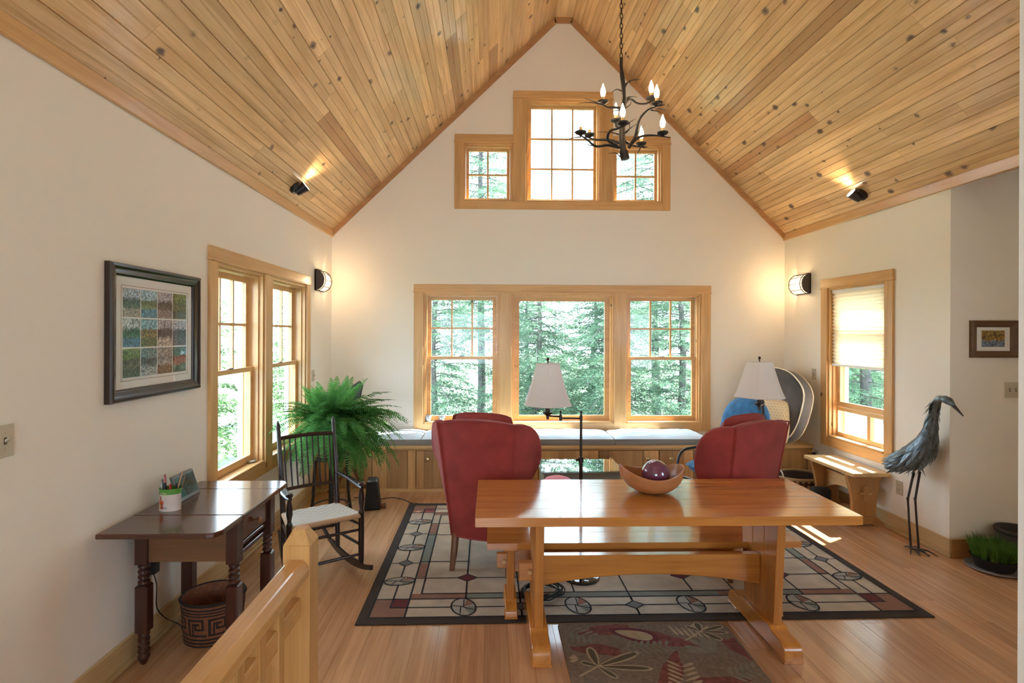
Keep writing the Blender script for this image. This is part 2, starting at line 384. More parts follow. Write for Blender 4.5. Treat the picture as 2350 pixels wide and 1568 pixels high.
# ------------------------------------------------------------------ room shell
XL, XR, YB, T, YR = -1.8, 3.43, 6.0, 0.16, -2.6
YH = 3.81                                   # the right wall turns away here
ZE, ZR, RX0, RX1 = 2.81, 5.285, 0.735, 0.937
def ztop(x): return min(ZE+(x-XL)*(ZR-ZE)/(RX0-XL), ZR, ZE+(XR-x)*(ZR-ZE)/(XR-RX1))
def wall_cells(u_edges, holes, top):
    """quads (u0,u1,z0,z1a,z1b) filling the wall around its openings"""
    us = sorted(set(u_edges + [h[0] for h in holes] + [h[1] for h in holes])); out = []
    for a, b in zip(us, us[1:]):
        mid = (a+b)/2; hs = sorted([h for h in holes if h[0] < mid < h[1]], key=lambda h: h[2]); z = 0.0
        for h in hs:
            out.append((a, b, z, h[2], h[2])); z = h[3]
        out.append((a, b, z, top(a), top(b)))
    return out
ZS, ZH = 0.62, 2.118
BACK = [(-.757, .113, ZS, ZH), (.25, 1.436, ZS, ZH), (1.573, 2.449, ZS, ZH)]
GAB = [(-.315, .262, 3.166, 3.84), (.408, 1.273, 3.166, 4.345), (1.412, 1.992, 3.166, 3.84)]
LEFT = [(3.48, 4.215, ZS, ZH), (4.345, 5.16, ZS, ZH)]
RIGHT = [(4.44, 5.21, ZS, ZH)]
def S(o, label, cat): return tag(o, label, cat, kind='structure')
b = MB()
for a, c, z0, z1, z2 in wall_cells([XL-T, XL, RX0, RX1, XR, XR+T], BACK+GAB, lambda x: ztop(min(max(x, XL), XR))+0.05):
    b.prism([(a, z0), (c, z0), (c, z2), (a, z1)], 'y', YB, YB+T)
S(b.build('wall_back', 'wall_paint'), 'cream painted gable wall with the window groups at the far end', 'wall')
b = MB()
for a, c, z0, z1, z2 in wall_cells([YR, YB], LEFT, lambda u: ZE+0.05): b.prism([(a, z0), (c, z0), (c, z2), (a, z1)], 'x', XL-T, XL)
S(b.build('wall_left', 'wall_paint'), 'cream painted long wall behind the dark drop-leaf desk', 'wall')
b = MB()
for a, c, z0, z1, z2 in wall_cells([YH+T, YB], RIGHT, lambda u: ZE+0.05): b.prism([(a, z0), (c, z0), (c, z2), (a, z1)], 'x', XR, XR+T)
S(b.build('wall_right', 'wall_paint'), 'cream painted wall beside the heron sculpture', 'wall')
S(MB().box(XR, 5.4, YH, YH+T, 0, ZE+.05).build('wall_hall', 'wall_paint'), 'shaded tan wall with the small framed picture', 'wall')
S(MB().box(5.4, 5.5, 0.5, YH+T, 0, ZE+.05).build('wall_hall_side', 'wall_paint'), 'side wall of the hall beyond the tan wall', 'wall')
S(MB().box(0.83, 0.95, YR, 0.80, 0, ZE+.05).build('wall_partition', 'white_paint'), 'white painted wall end close at the very edge of the view', 'wall')
b = MB()
for a, c, z0, z1, z2 in wall_cells([0.95, 5.5], [(2.6, 3.7, .9, 2.1)], lambda u: ZE+0.05): b.prism([(a, z0), (c, z0), (c, z2), (a, z1)], 'y', .4, .5)  # opening added out of view so sky light reaches the tan wall
S(b.build('wall_hall_rear', 'wall_paint'), 'unseen hall wall with an added opening that lets sky light in', 'wall')
S(MB().box(XR, 5.5, 0.4, YH+T, ZE+.05, ZE+.15).build('ceiling_hall', 'white_paint'), 'white flat ceiling of the hall', 'ceiling')

b = MB()
for a, c, z0, z1, z2 in wall_cells([XL-T, XL, RX0, RX1, XR, XR+T], [(-1.4, .4, .8, 2.2)], lambda x: ztop(min(max(x, XL), XR))+0.05):  # unseen opening without panes, added to let fill light in
    b.prism([(a, z0), (c, z0), (c, z2), (a, z1)], 'y', YR-T, YR)
S(b.build('wall_rear', 'wall_paint'), 'rear wall behind the viewer with an added unglazed opening for fill light', 'wall')
# ceiling of knotty pine boards on two slopes
b = MB(); off = 0.03
b.prism([(XL-.3, ZE+.02), (XL, ZE+off), (RX0, ZR+off), (RX1, ZR+off), (XR, ZE+off), (XR+.3, ZE+.02), (XR+.3, ZE+.3), (RX1, ZR+.45), (RX0, ZR+.45), (XL-.3, ZE+.3)], 'y', YR, YB+T)
ceil = S(b.build('ceiling', 'pine_y'), 'steep vaulted ceiling of knotty pine boards', 'ceiling')
def ceiling_boards(x0, z0, ang, length):
    n = 27; w = length/n; hw = w/2
    prof = [(0.0006, .005), (.004, 0), (hw-.004, 0), (hw-.001, .004), (hw+.001, .004), (hw+.004, 0), (w-.004, 0), (w-.0006, .005), (w-.0006, .016), (0.0006, .016)]
    for i in range(n):
        y = YR + rnd.uniform(-1.2, 0); px = x0+math.cos(ang)*w*i; pz = z0-math.sin(ang)*w*i
        while y < YB:
            ln = rnd.choice((1.2, 1.8, 2.4, 2.4, 3.0, 3.6)); y1 = min(y+ln, YB)
            if YB-y1 < 0.35: y1 = YB
            ya = max(y, YR)
            if y1 > ya+.02 and y1 > -0.6:
                o = MB().prism(prof, 'y', 0, y1-ya-.0012).build('ceiling_board', 'pine_y', ceil)
                o.location = (px, ya, pz); o.rotation_euler.y = ang
            y = y1
sl = math.atan2(ZR-ZE, RX0-XL); sr = math.atan2(ZR-ZE, XR-RX1)
ceiling_boards(XL, ZE, -sl, math.hypot(RX0-XL, ZR-ZE))
ceiling_boards(RX1, ZR, sr, math.hypot(XR-RX1, ZR-ZE))
MB().box(RX0, RX1, YR, YB, ZR, ZR+.02).build('ridge_board', 'pine_y', ceil)
# trims under the ceiling
S(MB().box(XL, XL+.022, YR, YB, 2.742, 2.822).build('trim_1', 'trim_y', bevel=.003), 'wood eave trim above the desk wall', 'trim')
S(MB().box(XR-.022, XR, 0.5, YB, 2.742, 2.822).build('trim_2', 'trim_y', bevel=.003), 'wood eave trim above the heron wall', 'trim')
S(MB().prism([(XL, 2.742), (RX0+.022, 5.22), (RX0, ZR), (XL, 2.812)], 'y', YB-.022, YB).build('trim_3', 'rake_trim'), 'brown rake trim on the desk side of the gable', 'trim')
S(MB().prism([(XR, 2.742), (XR, 2.812), (RX1, ZR), (RX1-.022, 5.22)], 'y', YB-.022, YB).build('trim_4', 'rake_trim'), 'brown rake trim on the heron side of the gable', 'trim')
S(MB().box(RX0, RX1, YB-.022, YB, 5.22, ZR).build('trim_5', 'rake_trim'), 'short brown trim under the ridge', 'trim')
# floor of bamboo planks
floor = S(MB().box(XL-.1, 5.5, YR, YB+.1, -.12, -.014).build('floor', 'dark_gap'), 'reddish brown bamboo plank floor', 'floor')
pw = .127; nrow = int((5.4-XL)/pw)+1
for i in range(nrow):
    x = XL+i*pw; y = -0.75; xe = min(x+pw, 5.4); first = True
    y_end = 5.5 if xe < XR+.02 else YH
    if x > 0.9: y = max(y, .5)
    while y < y_end-.01:
        y1 = min(y+(rnd.uniform(.5, 1.8) if first else rnd.choice((1.83, 1.83, 1.83, 1.5))), y_end); first = False
        if y_end-y1 < .25: y1 = y_end
        o = MB().box(0, xe-x-.0006, 0, y1-y-.0006, 0, .014).build('floor_plank', 'bamboo_floor', floor, bevel=.0006)
        o.location = (x, y, -.014); y = y1
MB().box(XL, 0.9, YR, -.755, -.014, -.002).build('floor_board', 'bamboo_floor', floor)
# baseboards
def baseboard(name, label, bx, shoe, mat='base_trim'):
    o = S(MB().box(*bx).build(name, mat, bevel=.003), label, 'baseboard')
    MB().box(*shoe).build('shoe_molding', mat, o, bevel=.004)
baseboard('baseboard_left', 'wood baseboard along the desk wall', (XL, XL+.016, YR, 5.46, 0, .135), (XL+.016, XL+.032, YR, 5.46, 0, .022))
baseboard('baseboard_right', 'wood baseboard behind the heron', (XR-.016, XR, YH-.016, 5.46, 0, .135), (XR-.03, XR-.016, YH-.03, 5.46, 0, .022))
baseboard('baseboard_hall', 'dark wood baseboard under the small framed picture', (XR, 5.4, YH-.016, YH, 0, .135), (XR, 5.4, YH-.03, YH-.016, 0, .022), 'rake_trim')

# ------------------------------------------------------------------ windows
def back_map(u0, u1, d0, d1, z0, z1): return (u0, u1, YB+d0, YB+d1, z0, z1)
def left_map(u0, u1, d0, d1, z0, z1): return (XL-d1, XL-d0, u0, u1, z0, z1)
def right_map(u0, u1, d0, d1, z0, z1): return (XR+d0, XR+d1, u0, u1, z0, z1)
def sash(win, mp, u0, u1, z0, z1, d, cols, rows, st=.045, top=.045, bot=.055, hz='trim_x', name='sash'):
    b = MB(); th = .032
    b.box(*mp(u0, u0+st, d, d+th, z0, z1)); b.box(*mp(u1-st, u1, d, d+th, z0, z1))
    b.box(*mp(u0+st, u1-st, d, d+th, z1-top, z1)); b.box(*mp(u0+st, u1-st, d, d+th, z0, z0+bot))
    o = b.build(name, hz, win)
    a0, a1, c0, c1 = u0+st, u1-st, z0+bot, z1-top; mw = .019
    for i in range(1, cols):
        u = a0+(a1-a0)*i/cols; MB().box(*mp(u-mw/2, u+mw/2, d+.002, d+th-.004, c0, c1)).build('muntin', 'trim_z', o)
    for j in range(1, rows):
        z = c0+(c1-c0)*j/rows; MB().box(*mp(a0, a1, d+.004, d+th-.006, z-mw/2, z+mw/2)).build('muntin', hz, o)
    for i in range(cols):
        for j in range(rows):
            MB().box(*mp(a0+(a1-a0)*i/cols, a0+(a1-a0)*(i+1)/cols, d+.015, d+.018, c0+(c1-c0)*j/rows, c0+(c1-c0)*(j+1)/rows)).build('pane', 'window_glass', o)
    return o
def jamb(win, mp, u0, u1, z0, z1, hz, tk=.02, d1=.15):
    MB().box(*mp(u0, u0+tk, -.001, d1, z0, z1)).build('jamb', 'trim_z', win); MB().box(*mp(u1-tk, u1, -.001, d1, z0, z1)).build('jamb', 'trim_z', win)
    MB().box(*mp(u0+tk, u1-tk, -.001, d1, z1-tk, z1)).build('head_jamb', hz, win); MB().box(*mp(u0+tk, u1-tk, -.02, d1, z0, z0+tk)).build('sill', hz, win, bevel=.003)
    b = MB(); w = .014          # the stop bead round the frame
    b.box(*mp(u0+tk, u0+tk+w, .03, .065, z0+tk, z1-tk)); b.box(*mp(u1-tk-w, u1-tk, .03, .065, z0+tk, z1-tk)); b.box(*mp(u0+tk+w, u1-tk-w, .03, .065, z1-tk-w, z1-tk))
    b.build('stop_bead', 'trim_z', win)
    b = MB(); w = .03           # white outer frame
    b.box(*mp(u0, u0+w, d1, d1+.04, z0, z1)); b.box(*mp(u1-w, u1, d1, d1+.04, z0, z1)); b.box(*mp(u0+w, u1-w, d1, d1+.04, z1-w, z1)); b.box(*mp(u0+w, u1-w, d1, d1+.06, z0-.03, z0+.02))
    b.build('outer_frame', 'vinyl_white', win)
def double_hung(win, mp, u0, u1, z0, z1, hz, cols=3):
    tk = .034; zm = (z0+z1)/2
    sash(win, mp, u0+tk, u1-tk, zm-.02, z1-tk, .105, cols, 2, hz=hz, bot=.035)
    o = sash(win, mp, u0+tk, u1-tk, z0+.022, zm+.015, .068, 1, 1, hz=hz, top=.035)
    u = (u0+u1)/2; MB().box(*mp(u-.035, u+.035, .072, .095, zm+.015, zm+.024)).build('sash_lock', 'pen_steel', o, bevel=.003)
def casing(win, mp, u0, u1, z0, z1, hz, mulls, cw=.107, hh=.094):
    tk = .02
    for a, c in [(u0-cw, u0), (u1, u1+cw)] + mulls: MB().box(*mp(a, c, -tk, 0, z0-.09, z1)).build('casing', 'trim_z', win, bevel=.002)
    MB().box(*mp(u0, u1, -tk+.001, 0, z0-.09, z0)).build('apron', hz, win, bevel=.002)
    MB().box(*mp(u0-cw-.012, u1+cw+.012, -tk-.010, 0, z1, z1+.012)).build('fillet', hz, win, bevel=.003)
    MB().box(*mp(u0-cw-.002, u1+cw+.002, -tk-.003, 0, z1+.012, z1+hh)).build('head_casing', hz, win, bevel=.002)
W1 = S(thing('window_1', 'wide three-part window above the window seat', 'window'), 'wide three-part window above the window seat', 'window')
casing(W1, back_map, BACK[0][0], BACK[2][1], ZS, ZH, 'trim_x', [(BACK[0][1], BACK[1][0]), (BACK[1][1], BACK[2][0])])
for k, (u0, u1, z0, z1) in enumerate(BACK):
    jamb(W1, back_map, u0, u1, z0, z1, 'trim_x')
    if k == 1: sash(W1, back_map, u0+.034, u1-.034, z0+.022, z1-.034, .075, 1, 1, st=.06, top=.055, bot=.06)
    else: double_hung(W1, back_map, u0, u1, z0, z1, 'trim_x')
W2 = S(thing('window_2', 'stepped three-part window high in the gable', 'window'), 'stepped three-part window high in the gable', 'window')
(a0, a1, z0, z1), (c0, c1, _, z2), (e0, e1, _, _) = GAB
def gb(nm, mat, *r): MB().box(*back_map(*r)).build(nm, mat, W2, bevel=.002)
gb('casing', 'trim_z', a0-.092, a0, -.02, 0, z0-.09, z1); gb('casing', 'trim_z', e1, e1+.088, -.02, 0, z0-.09, z1)
gb('casing', 'trim_z', a1, c0, -.02, 0, z0, z2); gb('casing', 'trim_z', c1, e0, -.02, 0, z0, z2)
gb('apron', 'trim_x', a0, e1, -.019, 0, z0-.09, z0)
for p, q, z in ((a0-.092, a1, z1), (c1+.139, e1+.088, z1), (a1, e0, z2)):
    gb('fillet', 'trim_x', p-.008, q+.008, -.03, 0, z, z+.012); gb('head_casing', 'trim_x', p, q, -.023, 0, z+.012, z+.09)
for (u0, u1, y0, y1), n in zip(GAB, (2, 3, 2)):
    jamb(W2, back_map, u0, u1, y0, y1, 'trim_x')
    sash(W2, back_map, u0+.034, u1-.034, y0+.022, y1-.034, .085, n, n, st=.035, top=.035, bot=.035)
W3 = S(thing('window_3', 'pair of double-hung windows on the desk wall', 'window'), 'pair of double-hung windows on the desk wall', 'window')
casing(W3, left_map, LEFT[0][0], LEFT[1][1], ZS, ZH, 'trim_y', [(LEFT[0][1], LEFT[1][0])], cw=.095)
for u0, u1, z0, z1 in LEFT:
    jamb(W3, left_map, u0, u1, z0, z1, 'trim_y'); double_hung(W3, left_map, u0, u1, z0, z1, 'trim_y')
W4 = S(thing('window_4', 'single window with a half drawn cellular shade', 'window'), 'single window with a half drawn cellular shade', 'window')
u0, u1, z0, z1 = RIGHT[0]
casing(W4, right_map, u0, u1, z0, z1, 'trim_y', [], cw=.095)
jamb(W4, right_map, u0, u1, z0, z1, 'trim_y')
sash(W4, right_map, u0+.034, u1-.034, 1.33, z1-.034, .105, 1, 1, hz='trim_y', bot=.035)
sash(W4, right_map, u0+.034, u1-.034, .935, 1.70, .068, 1, 1, hz='trim_y', bot=.05)
o = sash(W4, right_map, u0+.02, u1-.02, .64, .93, .066, 1, 1, hz='oak_y', st=.03, top=.035, bot=.04, name='insert_screen')
MB().box(*right_map(4.705, 4.745, .06, .1, .68, .90)).build('slide_stile', 'trim_z', o)
# half drawn shade hanging in that window
sh = thing('cellular_shade', 'cream pleated cellular shade drawn half way down the single window', 'shade', (XR+.03, (u0+u1)/2, 1.34))
b = MB(); n = 40; hw = (u1-u0)/2-.025; zt = z1-.02-1.34; prof = []
for i in range(n+1): prof.append((.006 if i % 2 else -.008, .02+(zt-.05)*i/n))
b.loft([[(x, -hw, z) for x, z in prof], [(x, hw, z) for x, z in prof]], False)
b.loft([[(x+.02, -hw, z) for x, z in prof], [(x+.02, hw, z) for x, z in prof]], False)
b.build('pleats', 'blind_cell', sh)
MB().box(-.012, .028, -hw, hw, 0, .02).build('bottom_rail', 'vinyl_white', sh, bevel=.003)
MB().box(-.015, .03, -hw, hw, zt-.03, zt).build('head_rail', 'vinyl_white', sh, bevel=.003)
MB().tube([(-.02, -hw+.03, .05), (-.022, -hw+.03, -.78)], .0015, 6).build('pull_cord', 'paper_white', sh)
MB().lathe([(.004, 0), (.007, .01), (.006, .03), (.002, .035)], 8, (-.022, -hw+.03, -.81)).build('cord_tassel', 'paper_white', sh)
# ------------------------------------------------------------------ trestle dining table and its bench
def foot_profile(h, ln, up):
    g = h/.115; q = [(-ln, .012), (-ln, .050*g), (-ln+.005, .066*g), (-ln+.015, .080*g), (-ln+.030, .089*g), (-ln+.05, .093*g), (-ln*.62, .096*g), (-ln*.56, .101*g), (-ln*.52, h)]
    return q + [(-y, z) for y, z in q[::-1]]
def trestle(root, px, h_post, foot_len, foot_h, top_hw, bot_hw, fw=.095, tk=.045, mats=('cherry_z', 'cherry_y')):
    for sx in (-1, 1):
        x = sx*px
        f = MB().prism(foot_profile(foot_h, foot_len, 0), 'x', x-fw/2, x+fw/2).build('foot', mats[1], root, smooth=True, bevel=.004, angle=30)
        for sy in (-1, 1): MB().box(x-fw/2-.003, x+fw/2+.003, sy*foot_len, sy*(foot_len-.11), 0, .014).build('foot_pad', mats[1], f, bevel=.002)
        b = MB(); n = 3
        for k in range(n):
            a, c = -1+2*k/n, -1+2*(k+1)/n; g = .0025
            b.prism([(a*bot_hw+g, foot_h-.002), (c*bot_hw-g, foot_h-.002), (c*top_hw-g, h_post), (a*top_hw+g, h_post)], 'x', x-tk/2, x+tk/2)
        b.box(x-tk/2+.004, x+tk/2-.004, -bot_hw+.004, bot_hw-.004, foot_h-.01, h_post)
        b.build('post', mats[0], root, bevel=.002)
        MB().box(x-.045, x+.045, -top_hw*1.3, top_hw*1.3, h_post, h_post+.022).build('bearer', mats[1], root, bevel=.004)
def stretcher(root, px, z0, z1, zm, tz0, tz1, out=.075, tk=.045, mat='cherry_x'):
    n = 16; L = px-.0225; bot = [(-L+2*L*i/n, z0+(zm-z0)*(1-((2*i/n-1)**2))) for i in range(n+1)]
    o = MB().prism(bot+[(L, z1), (-L, z1)], 'y', tk/2, -tk/2).build('stretcher', mat, root, bevel=.003)
    for s in (-1, 1):
        t = MB().box(s*L, s*(px+.0225+out), -tk/2+.003, tk/2-.003, tz0, tz1).build('tenon', mat, o, bevel=.004)
        MB().tube([(s*(px+.022+.016), -tk/2-.012, (tz0+tz1)/2), (s*(px+.022+.016), tk/2+.012, (tz0+tz1)/2)], .012, 10).build('peg', 'trim_z', o, smooth=True)
tb = thing('trestle_table', 'long honey-brown wooden trestle dining table on the floral rug', 'table', (.895, 2.885, 0))
for k in range(5):
    w = .67/5; MB().box(-.9625, .9625, -.335+k*w, -.335+(k+1)*w-.0006, .705, .75).build('top_board', 'cherry_x', tb, bevel=.0008)
trestle(tb, .632, .683, .31, .115, .20, .16)
stretcher(tb, .632, .265, .432, .325, .292, .395)
bn = thing('trestle_bench', 'honey-brown wooden trestle bench tucked behind the long dining table', 'bench', (.905, 3.165, 0))
for k in range(2): MB().box(-.915, .915, -.165+k*.165, -.165+(k+1)*.165-.0006, .408, .445).build('seat_board', 'cherry_x', bn, bevel=.001)
trestle(bn, .775, .388, .165, .09, .11, .095, fw=.07, tk=.04)
stretcher(bn, .775, .215, .375, .25, .235, .325, out=.06, tk=.04)
# bowl with a glass ball
bw = thing('wooden_bowl', 'boat-shaped wooden bowl holding a glass ball on the long table', 'bowl', (.93, 2.975, .75)); bw.scale = (1.12, 1.12, 1.12)
def bowl_ring(t, th, n=36):      # t: 0 bottom .. 1 rim, th: wall inset
    out = []
    for k in range(n):
        a = 2*math.pi*k/n; r = (.05+.115*math.sin(t*math.pi/2)**0.8)-th
        lift = (abs(math.cos(a))**2.2)*.045*t
        out.append((r*math.cos(a)*1.0, r*math.sin(a)*.80, .004+t*t*.085+lift+(th*.6 if t < .5 else 0)))
    return out
MB().loft([bowl_ring(i/8, 0) for i in range(9)] + [bowl_ring(1-i/8, .009) for i in range(9)], True, True).build('bowl_body', 'bowl_wood', bw, smooth=True)
b = MB(); prof = [(.0005, 0)] + [(.072*math.sin(math.pi*i/18), .072-.072*math.cos(math.pi*i/18)) for i in range(1, 18)] + [(.0005, .144)]
tag(b.lathe([(r_*1.11, z_*1.11) for r_, z_ in prof], 32).build('glass_ball', 'purple_glass', smooth=True, loc=(.955, 2.975, .768)), 'purple glass ball resting in the wooden bowl', 'ball')
# ------------------------------------------------------------------ wing chairs
def wing_chair(name, label, loc, rz):
    r = thing(name, label, 'armchair', loc, rz, 'burgundy wing chairs')
    Z0, Z1 = .24, 1.05
    def hw(v): return .215+.058*v
    def yb(v): return -.13*v
    rings = []
    for v in [0, .12, .3, .5, .7, .85, .94, .985, 1.0]:
        ins = 0 if v < .98 else (.006 if v < 1 else .022)
        out = [((-1+2*i/10)*(hw(v)-ins), yb(v)-.03*(1-(-1+2*i/10)**2)+ins, Z0+(Z1-Z0)*v+.022*v*(1-(-1+2*i/10)**2)) for i in range(11)]
        inn = [((1-2*i/10)*(hw(v)-ins), yb(v)+.085-ins, Z0+(Z1-Z0)*v+.022*v*(1-(1-2*i/10)**2)) for i in range(11)]
        rings.append(out+inn)
    MB().loft(rings).build('backrest', 'burgundy', r, smooth=True)
    b = MB()
    for s in (-1, 1): b.tube([(s*hw(v/8), yb(v/8)-.002, Z0+(Z1-Z0)*v/8) for v in range(9)], .0055, 6)
    b.tube([((-1+2*i/12)*hw(1), yb(1)-.03*(1-(-1+2*i/12)**2), Z1+.022*(1-(-1+2*i/12)**2)) for i in range(13)], .0055, 6)
    b.tube([((-1+2*i/12)*hw(0), -.03*(1-(-1+2*i/12)**2), Z0) for i in range(13)], .0055, 6)
    b.build('welt', 'burgundy', r, smooth=True)
    outl = [(0, .24), (0, 1.05), (.04, 1.052), (.09, 1.046), (.135, 1.03), (.175, 1.0), (.205, .96), (.225, .91), (.234, .86), (.235, .81), (.228, .75), (.215, .69), (.20, .64), (.19, .60), (.205, .57), (.27, .565), (.45, .56), (.53, .545), (.555, .50), (.55, .24)]
    for s in (-1, 1):
        A, B = [], []
        for q, z in outl:
            sp = R(18+22*min(1, max(0, (z-.56)/.2))); f = Vector((s*math.sin(sp), math.cos(sp), 0)); nrm = Vector((-s*math.cos(sp), math.sin(sp), 0))
            v = (z-Z0)/(Z1-Z0); p = Vector((s*hw(v), yb(v)+.01, z)) + f*q
            A.append(p); B.append(p+nrm*.055)
        m = MB(); n = len(A); fs = [tuple(range(n)), tuple(range(2*n-1, n-1, -1))] + [(i, n+i, n+(i+1) % n, (i+1) % n) for i in range(n)]
        m.add(A+B, fs).build('wing', 'burgundy', r, smooth=True, bevel=.014, seg=3, angle=60)
        MB().tube([(s*.192, .02, .27), (s*.196, -.005, .12), (s*.202, -.03, .006)], [.029, .025, .019], 8).build('leg', 'chair_leg_wood', r, smooth=True)
        MB().lathe([(.020, 0), (.024, .004), (.017, .01)], 12, (s*.202, -.03, 0)).build('glide', 'black_plastic', r, smooth=True)
        MB().tube([(s*.27, .53, .27), (s*.265, .53, .15), (s*.26, .525, .006)], [.026, .02, .016], 8).build('leg', 'chair_leg_wood', r, smooth=True)
        MB().lathe([(.020, 0), (.024, .004), (.017, .01)], 12, (s*.26, .525, 0)).build('glide', 'black_plastic', r, smooth=True)
    MB().prism([(-.24, .03), (.24, .03), (.31, .57), (-.31, .57)], 'z', .25, .36).build('seat_base', 'burgundy', r, smooth=True, bevel=.02, seg=2)
    MB().prism([(-.20, .06), (.20, .06), (.27, .58), (-.27, .58)], 'z', .36, .48).build('seat_cushion', 'burgundy', r, smooth=True, bevel=.03, seg=3)
    return r
def puffy(w, d, h, nx=14, ny=10, puff=.03, pw=3.0, wr=0.0, seed=1):
    """closed pillow: edges pinch to a seam"""
    rr = random.Random(seed); b = MB(); ph = [rr.uniform(0, 6.28) for _ in range(6)]
    def zz(u, v, s):
        e = max(0.0, (1-abs(u)**pw)*(1-abs(v)**pw))**.45
        return s*(h/2)*e*(1-puff) + wr*math.sin(u*7+ph[0]+2*math.sin(v*3+ph[1]))*math.sin(v*5+ph[2])*e
    for s in (1, -1):
        base = len(b.v); vs = []; fs = []
        for j in range(ny+1):
            for i in range(nx+1):
                u, v = -1+2*i/nx, -1+2*j/ny
                vs.append((u*(1-.08*v**4-.02*v*v)*w/2, v*(1-.07*u**4-.02*u*u)*d/2, zz(u, v, s)))
        for j in range(ny):
            for i in range(nx):
                a = j*(nx+1)+i; q = (a, a+1, a+nx+2, a+nx+1); fs.append(q if s > 0 else q[::-1])
        b.add(vs, fs)
    return b
CHL = wing_chair('wing_chair', 'burgundy wing chair whose wooden leg shows at the end of the bench', (-.055, 3.60, 0), R(-17.5))
CHR = wing_chair('wing_chair', 'burgundy wing chair in front of the blue chair and grey pet bed', (1.765, 3.545, 0), R(28))
for ch, rz, lab in ((CHL, R(-17.5), 'burgundy back cushion in the wing chair nearer the fern'), (CHR, R(28), 'burgundy back cushion in the wing chair nearer the heron')):
    o = puffy(.46, .52, .19, wr=.007, seed=3).build('back_cushion', 'burgundy', smooth=True); tag(o, lab, 'cushion', 'burgundy back cushions')
    M = Matrix.Translation(ch.location) @ Matrix.Rotation(rz, 4, 'Z') @ Matrix.Translation((0, .035, .842)) @ Matrix.Rotation(R(96), 4, 'X')
    o.matrix_world = M
    b = MB(); pts = [(.23*u*(1-.08*v**4-.02*v*v), .26*v*(1-.07*u**4-.02*u*u), 0) for u, v in [(1-i/5, 1) for i in range(10)]+[(-1, 1-i/5) for i in range(10)]+[(-1+i/5, -1) for i in range(10)]+[(1, -1+i/5) for i in range(11)]]
    b.tube(pts, .005, 6).build('welt', 'burgundy', o, smooth=True)
# ------------------------------------------------------------------ swing-arm floor lamps
def floor_lamp(label, loc, pole_z, j, s, rot, rb, rt, hs):
    """j: elbow joint, s: socket position (local), rot: turn of the shade panels"""
    r = thing('floor_lamp', label, 'lamp', loc, 0, 'swing-arm floor lamps')
    MB().lathe([(.125, 0), (.13, .006), (.128, .022), (.118, .027), (.06, .032), (.03, .04), (.012, .06)], 36).build('base', 'glossy_black', r, smooth=True)
    MB().tube([(0, 0, .03), (0, 0, .80)], .0125, 12).build('pole', 'lamp_bronze', r, smooth=True)
    MB().tube([(0, 0, .78), (0, 0, pole_z)], .0085, 12).build('inner_pole', 'lamp_bronze', r, smooth=True)
    c = MB().lathe([(.013, -.02), (.018, -.015), (.018, .012), (.013, .018)], 16, (0, 0, .80)).build('collar', 'lamp_bronze', r, smooth=True)
    MB().tube([(0, 0, .80), (-.025, -.01, .80), (-.034, -.012, .80)], [.006, .006, .011], 8).build('clamp_knob', 'lamp_bronze', c, smooth=True)
    b = MB(); jx, jy, jz = j
    for x, y, z in ((0, 0, pole_z), (jx, jy, jz)): b.lathe([(.006, -.024), (.011, -.02), (.011, .012), (.006, .02), (.004, .026), (.008, .032), (.008, .04), (.003, .046)], 12, (x, y, z))
    b.tube([(0, 0, pole_z-.006), (jx, jy, jz-.006)], .006, 8); b.tube([(jx, jy, jz+.004), (s[0], s[1], s[2]-.03)], .006, 8)
    b.build('swing_arm', 'lamp_bronze', r, smooth=True)
    MB().lathe([(.004, -.055), (.010, -.05), (.010, -.032), (.018, -.025), (.036, -.010), (.034, -.005), (.017, -.002), (.017, .03), (.015, .032)], 20, s).build('socket', 'lamp_bronze', r, smooth=True)
    MB().lathe([(.0135, .03), (.0135, .12)], 12, s).build('candle_sleeve', 'paper_white', r, smooth=True)
    MB().tube([(s[0], s[1], s[2]+.12), (s[0], s[1], s[2]+.055+hs)], .003, 6).build('harp', 'brass', r, smooth=True)
    zb = s[2]+.045; n = 6; rings = []
    def rad(t): return rb+(rt-rb)*(t**.82)
    for i in range(7):
        t = i/6; ring = []
        for k in range(n):
            a0 = rot+2*math.pi*k/n; a1 = rot+2*math.pi*(k+1)/n
            for q in range(3):
                f = q/3; x = math.cos(a0)*(1-f)+math.cos(a1)*f; y = math.sin(a0)*(1-f)+math.sin(a1)*f
                m = math.hypot(x, y); g = 1+(1/m-1)*.45
                ring.append((s[0]+x*g*rad(t), s[1]+y*g*rad(t), zb+hs*t))
        rings.append(ring)
    sh = MB().loft(rings, True, False).build('shade', 'shade_linen', r, smooth=True, angle=14)
    b = MB()
    for k in range(n): b.tube([rings[i][k*3] for i in range(7)], .0022, 5)
    for ri in (rings[0], rings[-1]): b.tube(ri+[ri[0]], .003, 5)
    b.build('shade_piping', 'shade_linen', sh)
    MB().lathe([(.003, 0), (.004, .018), (.009, .026), (.010, .034), (.005, .042)], 12, (s[0], s[1], zb+hs)).build('finial', 'lamp_bronze', r, smooth=True)
    return r
floor_lamp('bronze swing-arm floor lamp with a cream shade in front of the wide window', (.62, 3.52, 0), 1.085, (-.137, .01, 1.085), (-.232, -.05, 1.135), R(-93), .168, .083, .27)
floor_lamp('bronze swing-arm floor lamp with a cream shade behind the chair by the pet bed', (2.11, 3.98, 0), 1.12, (.02, .05, 1.12), (-.045, -.03, 1.13), R(-62), .19, .098, .265)
